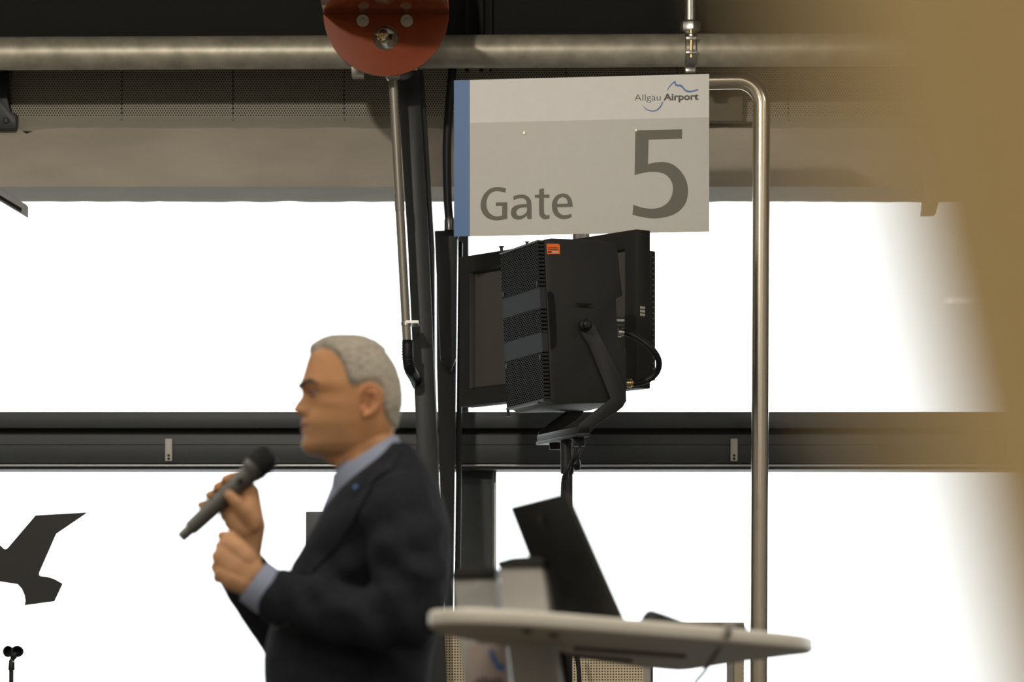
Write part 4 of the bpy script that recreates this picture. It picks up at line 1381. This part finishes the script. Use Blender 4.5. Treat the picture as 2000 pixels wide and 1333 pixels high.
# skin colour from the place on the body: lips and ears redder, beard area cooler
ca_l = bme.color_attributes.new('skin', 'FLOAT_COLOR', 'POINT')
base = Vector((0.62, 0.315, 0.145))
for i, v in enumerate(bme.vertices):
    w = v.co
    px = 1000 + w.x / DM * FPX
    py = HOR - (w.z - CAMZ) / DM * FPX
    vv = (w.y - DM) / s_
    if py < 915:
        uu = px - 700
        px, vv = 700 + uu * math.cos(YAW) + vv * math.sin(YAW), vv * math.cos(YAW) - uu * math.sin(YAW)
    c = base.copy()
    nz = noise.noise(Vector((w.x * 30, w.y * 30, w.z * 30)))
    c *= 1 + 0.06 * nz
    if py < 960:
        lipm = math.exp(-((px - 588) / 20) ** 2 - (vv / 26) ** 4) * math.exp(-((py - 836) / 9.5) ** 4)
        c = c.lerp(Vector((0.44, 0.15, 0.105)), min(1, lipm * 0.9))
        if abs(vv) < 27 and abs(py - 836) < 3 and px < 625:
            c = c.lerp(Vector((0.10, 0.03, 0.025)), 0.75)  # shade of the mouth groove painted into the skin colour
        if abs(vv) > 66 and 690 < px < 742 and 755 < py < 825:
            c = c.lerp(Vector((0.66, 0.29, 0.16)), 0.4)
        beard = math.exp(-((px - 625) / 50) ** 4) * math.exp(-((py - 858) / 36) ** 4) * (1 - lipm)
        c = c.lerp(Vector((0.46, 0.265, 0.15)), 0.5 * beard)
        nosem = math.exp(-((px - 580) / 10) ** 2 - ((py - 803) / 8) ** 2 - (vv / 16) ** 2)
        c = c.lerp(Vector((0.64, 0.27, 0.15)), 0.5 * nosem)
    else:
        c = c.lerp(Vector((0.64, 0.36, 0.20)), 0.6)
    ca_l.data[i].color = (c.x, c.y, c.z, 1)
    v.co = w - o
msk = bpy.data.materials.new('skin')
msk.use_nodes = True
nt = msk.node_tree
bs = nt.nodes['Principled BSDF']
at = nt.nodes.new('ShaderNodeAttribute')
at.attribute_name = 'skin'
nt.links.new(at.outputs['Color'], bs.inputs['Base Color'])
bs.inputs['Roughness'].default_value = 0.5
bs.inputs['Specular IOR Level'].default_value = 0.35
bs.inputs['Subsurface Weight'].default_value = 0.08
bs.inputs['Subsurface Radius'].default_value = (0.01, 0.004, 0.002)
bs.inputs['Subsurface Scale'].default_value = 0.5
bme.materials.clear()
link('body', bme, msk, man, smooth=180)

# hair cap: a lifted skin over the skull down to the hairline
HL = [(575, 702), (600, 699), (612, 692), (624, 688), (640, 694), (652, 706), (662, 722), (669, 742), (673, 756), (681, 763), (691, 764), (701, 758), (715, 756), (729, 760), (738, 772), (741, 800), (748, 822), (762, 838), (774, 846), (800, 850)]


def hair_off(px, py):
    h = table(HL, px)[0]
    t = max(-1.0, min(1.0, (h - py) / 13.0))
    e = 8.5 * (t if t > 0 else 0) - 2.2 * (1 - max(0, t)) - (4 if t <= -1 else 0)
    if py > 690 and px > 690:
        e *= 0.62 if e > 0 else 1
    return e


hp_rows = []
NH = 180
hpys = [661.5, 662.2, 663.2, 664.5] + [666 + 1.6 * i for i in range(118)]
for py in hpys:
    row = []
    for k in range(NH):
        a = 2 * math.pi * k / NH
        q = head_point(py, a)
        px = head_point(py, a, raw=True)[0]
        e = hair_off(px, py)
        if e > 0:
            ang = Vector((q.x * 60, q.y * 260, q.z * 110))
            e *= 1 + 0.22 * noise.noise(ang) + 0.12 * noise.noise(ang * 2.3)
            if px < 640 and py < 700:
                e *= 1 + 1.2 * max(0, 1 - abs(py - 689) / 13.0)
        row.append((head_point(py, a, e), e))
    hp_rows.append(row)
hm = MB()
vs = [p for r in hp_rows for p, e in r]
es = [e for r in hp_rows for p, e in r]
fs = []
for i in range(len(hp_rows) - 1):
    for k in range(NH):
        f = (i * NH + k, i * NH + (k + 1) % NH, (i + 1) * NH + (k + 1) % NH, (i + 1) * NH + k)
        if max(es[j] for j in f) > -2.1:
            fs.append(f[::-1])
fs.append(tuple(range(NH)))
hm.add(vs, fs)
hair = hm.build('hair', M['hair'], man, smooth=180)

# eyes, brows
M['lid'] = mat('eyelid_skin', (0.46, 0.22, 0.11), 0.5)
for sd in (-1, 1):
    c = HY(609.5, 770, sd * 32)
    eb = MB().ball(c, px_len(11.5), 20, 14).build('eyeball', M['eye'], man, smooth=180)
    MB().lathe(c + Vector((-px_len(10.6), sd * 0.0008, 0)), (-1, -sd * 0.1, 0), [(0, px_len(5.5)), (0.0009, px_len(4.5)), (0.0013, px_len(2))], 18).build('iris', M['iris'], eb, smooth=60)
    lid = []
    for i in range(9):
        th_ = math.radians(lerp(-95, 95, i / 8))
        lid.append([c + Vector((-math.cos(th_) * math.cos(ph), math.sin(th_), math.sin(ph) * math.cos(th_) * 1.0)) * px_len(12.6) for ph in [math.radians(lerp(3, 85, k / 7)) for k in range(8)]])
    MB().rings(lid, False, False, False).build('eyelid', M['lid'], man, smooth=180)
    lid = []
    for i in range(9):
        th_ = math.radians(lerp(-95, 95, i / 8))
        lid.append([c + Vector((-math.cos(th_) * math.cos(ph), math.sin(th_), math.sin(ph) * math.cos(th_))) * px_len(12.5) for ph in [math.radians(lerp(-13, -85, k / 7)) for k in range(8)]])
    MB().rings(lid, False, False, False).build('eyelid', M['lid'], man, smooth=180)
    lash = [c + Vector((-math.cos(th_) * 1.0, math.sin(th_), 0.06)) * px_len(13.2) for th_ in [math.radians(lerp(-75, 75, i / 10)) for i in range(11)]]
    MB().tube(lash, px_len(1.7), 8).build('lash_shade', M['brow'], man, smooth=60)  # dark lash line, added to darken the eye like the brow's shadow
    br = []
    for i in range(13):
        t = i / 12
        vv = lerp(10, 60, t)
        py = table([(0, 757), (0.4, 752), (0.75, 750), (1, 757)], t)[0]
        hw = table([(0, 4.0), (0.3, 5.8), (0.7, 4.8), (1, 1.2)], t)[0]
        # find the head angle that gives this sideways place
        best = min((abs(head_point(py, a_, raw=True)[1] - sd * vv), a_) for a_ in [sd * j * 0.015 for j in range(0, 90)])[1]
        ring = []
        for k in range(8):
            b_ = 2 * math.pi * k / 8
            ring.append(head_point(py - hw * math.sin(b_), best, 0.4 + 1.4 * math.cos(b_)))
        br.append(ring)
    MB().rings(br).build('eyebrow', M['brow'], man, smooth=180)

# jacket: rows of (py, front px, back px, half width px)
JT = [(868, 752, 800, 44), (885, 742, 810, 70), (905, 722, 826, 106), (930, 696, 846, 162), (960, 662, 860, 195), (1010, 624, 874, 207), (1060, 600, 880, 205), (1110, 571, 880, 200), (1160, 548, 874, 194),
      (1220, 529, 860, 188), (1270, 519, 848, 185), (1333, 515, 838, 184), (1420, 518, 842, 188), (1500, 524, 850, 192), (1570, 528, 856, 194)]
jk = MB()
rows_ = []
for i in range(73):
    py = lerp(868, 1570, i / 72)
    F, Bk, hw = table(JT, py)
    c = (F + Bk) / 2
    row = []
    for k in range(64):
        a = 2 * math.pi * k / 64
        ca, sa = math.cos(a), math.sin(a)
        row.append(H(c - (Bk - F) / 2 * math.copysign(abs(ca) ** 0.85, ca), py, hw * math.copysign(abs(sa) ** 0.85, sa)))
    rows_.append(row)
jk.rings(rows_)
LC = HD(523, 1160, DM - 0.18)
RC = HD(470, 1110, DM + 0.09)
jk.tube(spline([HD(748, 965, DM - 0.12), HD(772, 985, DM - 0.175), HD(792, 1070, DM - 0.225), HD(798, 1150, DM - 0.245), HD(796, 1196, DM - 0.25)], 4), [px_len(r) for r in [62] * 4 + [76] * 4 + [74] * 4 + [68] * 5], 28, rounded=True)
jk.tube(spline([HD(800, 1200, DM - 0.25), HD(730, 1207, DM - 0.25), HD(640, 1192, DM - 0.225), HD(575, 1176, DM - 0.20), LC], 4), [px_len(r) for r in [63] * 4 + [63, 62, 61, 60] + [59, 58, 57, 56] + [55, 54, 53, 52] + [50]], 28)
jk.ball(HD(800, 1200, DM - 0.25), px_len(64), 24, 14)
jk.tube(spline([HD(748, 965, DM + 0.12), HD(765, 985, DM + 0.175), HD(700, 1130, DM + 0.24), HD(640, 1240, DM + 0.26), HD(602, 1300, DM + 0.26)], 4), [px_len(r) for r in [62] * 4 + [72] * 4 + [68] * 4 + [62] * 5], 28, rounded=True)
jk.tube(spline([HD(602, 1300, DM + 0.26), HD(566, 1250, DM + 0.22), HD(526, 1192, DM + 0.15), RC], 5), [px_len(r) for r in [60] * 5 + [59, 58, 58, 57, 57] + [56, 56, 55, 54, 53, 52]], 28)
jk.ball(HD(602, 1300, DM + 0.26), px_len(58), 24, 14)
jme = remesh(jk, 0.0055, 6, 0.5)
# folds
jme.update()
el, sh = HD(760, 1195, DM - 0.25), HD(775, 960, DM - 0.2)
nrms = [v.normal.copy() for v in jme.vertices]
for i, v in enumerate(jme.vertices):
    w = v.co.copy()
    f = 0.0035 * noise.noise(Vector((w.x * 7, w.y * 6, w.z * 16)) + Vector((3, 1, 0)))
    f += 0.0022 * noise.noise(Vector((w.x * 16, w.y * 9, w.z * 34)))
    fe = math.exp(-((w - el).length / 0.13) ** 2)
    f += 0.008 * fe * math.sin((w.x * 0.75 + w.z * 0.65) * 95 + 3 * noise.noise(w * 6))
    fs_ = math.exp(-((w - HD(740, 1060, DM - 0.24)).length / 0.15) ** 2)
    f += 0.007 * fs_ * math.sin((w.z * 0.9 - w.x * 0.35) * 80 + 3 * noise.noise(w * 5))
    fa = math.exp(-((w - HD(600, 1170, DM - 0.2)).length / 0.09) ** 2)
    f += 0.004 * fa * math.sin((w.x * 0.95 + w.z * 0.2) * 110 + 2.5 * noise.noise(w * 7))
    # armhole seam
    v.co = w + nrms[i] * f
bvh = BVHTree.FromPolygons([v.co.copy() for v in jme.vertices], [tuple(p.vertices) for p in jme.polygons])
for v in jme.vertices:
    v.co -= o
jme.materials.clear()
jacket = link('jacket', jme, M['jacket'], man, smooth=180)


def on_jacket(px, py, lift):
    d = (P(px, py, 1.0) - CAM).normalized()
    hit, n_, idx, dist = bvh.ray_cast(CAM + d * 5.5, d)
    if hit is None:
        return HD(px, py, DM) , Vector((-1, 0, 0))
    return hit + n_ * lift, n_


# lapels and collar of the jacket
inner = [(756, 905), (730, 938), (703, 972), (674, 1003), (640, 1040), (612, 1082), (588, 1120)]
outer = [(782, 878), (765, 918), (738, 934), (716, 975), (684, 1030), (648, 1080), (606, 1122)]
inn = spline([Vector((a, b, 0)) for a, b in inner], 4)
out_ = spline([Vector((a, b, 0)) for a, b in outer], 4)
rows_a, rows_b = [], []
for a, b in zip(inn, out_):
    ra = []
    for k in range(7):
        t = k / 6
        q, n_ = on_jacket(lerp(a.x, b.x, t), lerp(a.y, b.y, t), 0.007 - 0.003 * t)
        ra.append(q)
    rows_a.append(ra)
lap_m = MB()
lap_m.rings(rows_a, False, False, False)
lap_m.rings([[p + Vector((0.002, 0.006, 0)) for p in r] for r in rows_a], False, False, False)
nr, ncol = len(rows_a), 7
edge_ids = [(i, 0) for i in range(nr)] + [(nr - 1, k) for k in range(1, ncol)] + [(i, ncol - 1) for i in range(nr - 2, -1, -1)] + [(0, k) for k in range(ncol - 2, 0, -1)]
ids = [i * ncol + k for i, k in edge_ids]
for i in range(len(ids)):
    j = (i + 1) % len(ids)
    lap_m.f.append((ids[i], ids[j], ids[j] + nr * ncol, ids[i] + nr * ncol))
near = lap_m.build('lapel', M['lapel'], man, smooth=40)
far = MB()
far.v = [Vector((p.x, 2 * DM - p.y, p.z)) for p in lap_m.v]
far.f = [tuple(reversed(f)) for f in lap_m.f]
far.build('lapel', M['lapel'], man, smooth=40)


def collar_ring(a, rows):
    """rows: (back(px,py), front(px,py), half width px) -> point at angle a (0 = front)"""
    (bx, by), (fx_, fy), hw = rows
    t = (1 - math.cos(a)) / 2
    x = lerp(fx_, bx, t)
    y = lerp(fy, by, t)
    return H(x, y, hw * math.sin(a))


def collar(name, m, rows, a0, a1, thick, nseg=48):
    mb = MB()
    rr = []
    for i in range(nseg + 1):
        a = lerp(a0, a1, i / nseg)
        outp = [collar_ring(a, r) for r in rows]
        cx = H(720, 900)
        inn_ = []
        for p in outp:
            d = Vector((p.x - cx.x, p.y - cx.y, 0))
            d.normalize()
            inn_.append(p - d * thick)
        rr.append(outp + inn_[::-1])
    mb.rings(rr)
    return mb.build(name, m, man, smooth=45)


A0, A1 = math.radians(14), math.radians(346)
collar('shirt_collar', M['shirt'], [((787, 884), (651, 976), 86), ((783, 868), (646, 950), 78), ((777, 852), (649, 930), 68), ((771, 851), (655, 930), 64)], A0, A1, 0.003)
collar('jacket_collar', M['lapel'], [((822, 902), (716, 1032), 114), ((808, 880), (702, 1012), 100), ((797, 866), (690, 997), 92), ((789, 868), (688, 999), 88)], math.radians(62), math.radians(298), 0.004)
# shirt front in the opening of the blazer
sh_m = MB()
sh_m.tube([H(700, 925), H(690, 960), H(672, 1010), H(655, 1060)], [px_len(r) for r in (44, 44, 46, 44)], 24, rounded=True, flat=(1.0, 1.3), up=(1, 0, 0))
sh_m.build('shirt_front', M['shirt'], man, smooth=60)
for py in (985, 1030):
    F = 690 - (py - 960) * 0.36 - 45
    MB().lathe(H(F + 2, py), (-1, 0, 0.3), [(0, 0.0055), (0.002, 0.0055), (0.003, 0.004)], 14).build('shirt_button', M['eye'], man, smooth=40)
# cuffs
dirL = (LWR - LC).normalized()
c1 = LC - dirL * 0.02
MB().lathe(c1, (A(486, 1128) - c1), [(0, px_len(46)), (0.02, px_len(46.5)), (0.052, px_len(46)), (0.054, px_len(44.5)), (0.03, px_len(43.5))], 32).build('shirt_cuff', M['shirt'], man, smooth=50)
c2 = RC
MB().lathe(c2, RC - HD(526, 1192, DM + 0.15), [(-0.01, px_len(46)), (0.014, px_len(45)), (0.0155, px_len(43.5)), (0.0, px_len(42))], 32).build('shirt_cuff', M['shirt'], man, smooth=50)
pn, n_ = on_jacket(701, 958, 0.010)
MB().lathe(pn, n_, [(0, 0.005), (0.002, 0.005), (0.003, 0.003)], 14).build('lapel_pin', M['sign_blue'], man, smooth=40)
for k in range(3):
    q, n_ = on_jacket(548 + 9 * k, 1225 - 3 * k, 0.001)
    MB().lathe(q, n_, [(0, 0.006), (0.003, 0.006), (0.004, 0.004)], 12).build('sleeve_button', M['laptop'], man, smooth=40)
# trousers and shoes
tr_m = MB()
mx = man.location.x
tr_m.tube([(mx, DM, 1.02), (mx, DM, 0.9), (mx, DM, 0.82)], [0.155, 0.165, 0.15], 28, rounded=True, flat=(0.95, 1.12), up=(1, 0, 0))
for sd in (-1, 1):
    yy = DM + sd * 0.095
    tr_m.tube([(mx, yy, 0.88), (mx - 0.015, yy + sd * 0.01, 0.5), (mx + 0.01, yy + sd * 0.015, 0.06)], [0.10, 0.082, 0.068], 24)
tme = remesh(tr_m, 0.012, 4)
for v in tme.vertices:
    v.co -= o
tme.materials.clear()
link('trousers', tme, M['trousers'], man, smooth=180)
for sd in (-1, 1):
    yy = DM + sd * 0.105
    rows_ = []
    for i in range(13):
        t = i / 12
        x = mx + 0.085 - 0.29 * t
        h = table([(0, 0.05), (0.1, 0.075), (0.35, 0.08), (0.6, 0.06), (0.85, 0.045), (1, 0.02)], t)[0]
        w = table([(0, 0.02), (0.1, 0.034), (0.4, 0.036), (0.75, 0.048), (0.93, 0.036), (1, 0.012)], t)[0]
        rows_.append([Vector((x, yy - w * math.cos(b), max(0.0, h * math.sin(b) if k < 13 else 0))) for k, b in enumerate([math.pi * j / 12 for j in range(13)])])
    MB().rings(rows_).build('shoe', M['shoe'], man, smooth=60)

# microphone in the right hand
mic = thing('microphone', lerp(mic_a, mic_b, 0.4), 'dark grey handheld wireless microphone held up to the mouth', 'microphone')
Lm = (mic_b - mic_a).length
MB().lathe(mic_a, mdir, [(0, 0.008), (0.002, 0.0105), (0.012, 0.0115), (0.026, 0.0118)], 24).build('antenna_cap', mat('antenna_cap', (0.16, 0.16, 0.15), 0.35, metal=0.5), mic, smooth=40)
MB().lathe(mic_a + mdir * 0.026, mdir, [(0, 0.0135), (0.001, 0.0155), (0.03, 0.0165), (0.09, 0.0178), (0.135, 0.0190), (0.160, 0.0205)], 32).build('handle', M['micbody'], mic, smooth=40)
MB().lathe(mic_a + mdir * 0.186, mdir, [(0, 0.0205), (0.006, 0.0235), (0.016, 0.0250)], 32).build('neck_ring', M['micbody'], mic, smooth=40)
hd0 = mic_a + mdir * 0.2015
lg = Lm - 0.2015
MB().lathe(hd0, mdir, [(0, 0.0250), (lg * 0.25, 0.0262), (lg * 0.6, 0.0262), (lg * 0.85, 0.0235), (lg * 0.96, 0.018), (lg, 0.010)], 32).build('grille_head', M['micdark'], mic, smooth=60)
MB().lathe(hd0 - mdir * 0.001, mdir, [(0, 0.0262), (0.004, 0.0268), (0.008, 0.0262)], 32).build('grille_ring', mat('grille_ring', (0.1, 0.1, 0.1), 0.3, metal=0.6), mic, smooth=40)
sw_o = (Vector((0, -1, 0)) - mdir * Vector((0, -1, 0)).dot(mdir)).normalized()
MB().lathe(mic_a + mdir * 0.165 + sw_o * 0.019, sw_o, [(0, 0.006), (0.002, 0.006), (0.003, 0.004)], 12).build('switch', M['micdark'], mic, smooth=40)

# ------------------------------------------------------------------ tan rounded post close to the camera
tp = thing('leaning_post', (0.155, 0.40, 0), 'blurred tan rounded post leaning in at the right edge of the foreground', 'post')
dpt = 0.386
e0, e1 = P(1570, 100, dpt), P(1745, 880, dpt)
sl = (e0 - e1) / (e0.z - e1.z)
foot = e1 - sl * e1.z
head = e1 + sl * (1.75 - e1.z)
rings = []
for base in (foot, foot + sl * 0.01, head - sl * 0.01, head):
    ring = []
    rr = 1.0 if base not in (foot, head) else 0.96
    for k in range(40):
        a = 2 * math.pi * k / 40
        ring.append(base + Vector((0.115 + 0.115 * math.cos(a) * rr, 0.075 * math.sin(a) * rr, 0)))
    rings.append(ring)
MB().rings(rings).build('shaft', M['tan'], tp, smooth=40)
MB().lathe(foot + Vector((0.115, 0, 0)), (0, 0, 1), [(0, 0.16), (0.015, 0.16), (0.025, 0.14)], 32).build('foot', M['slot'], tp, smooth=40)
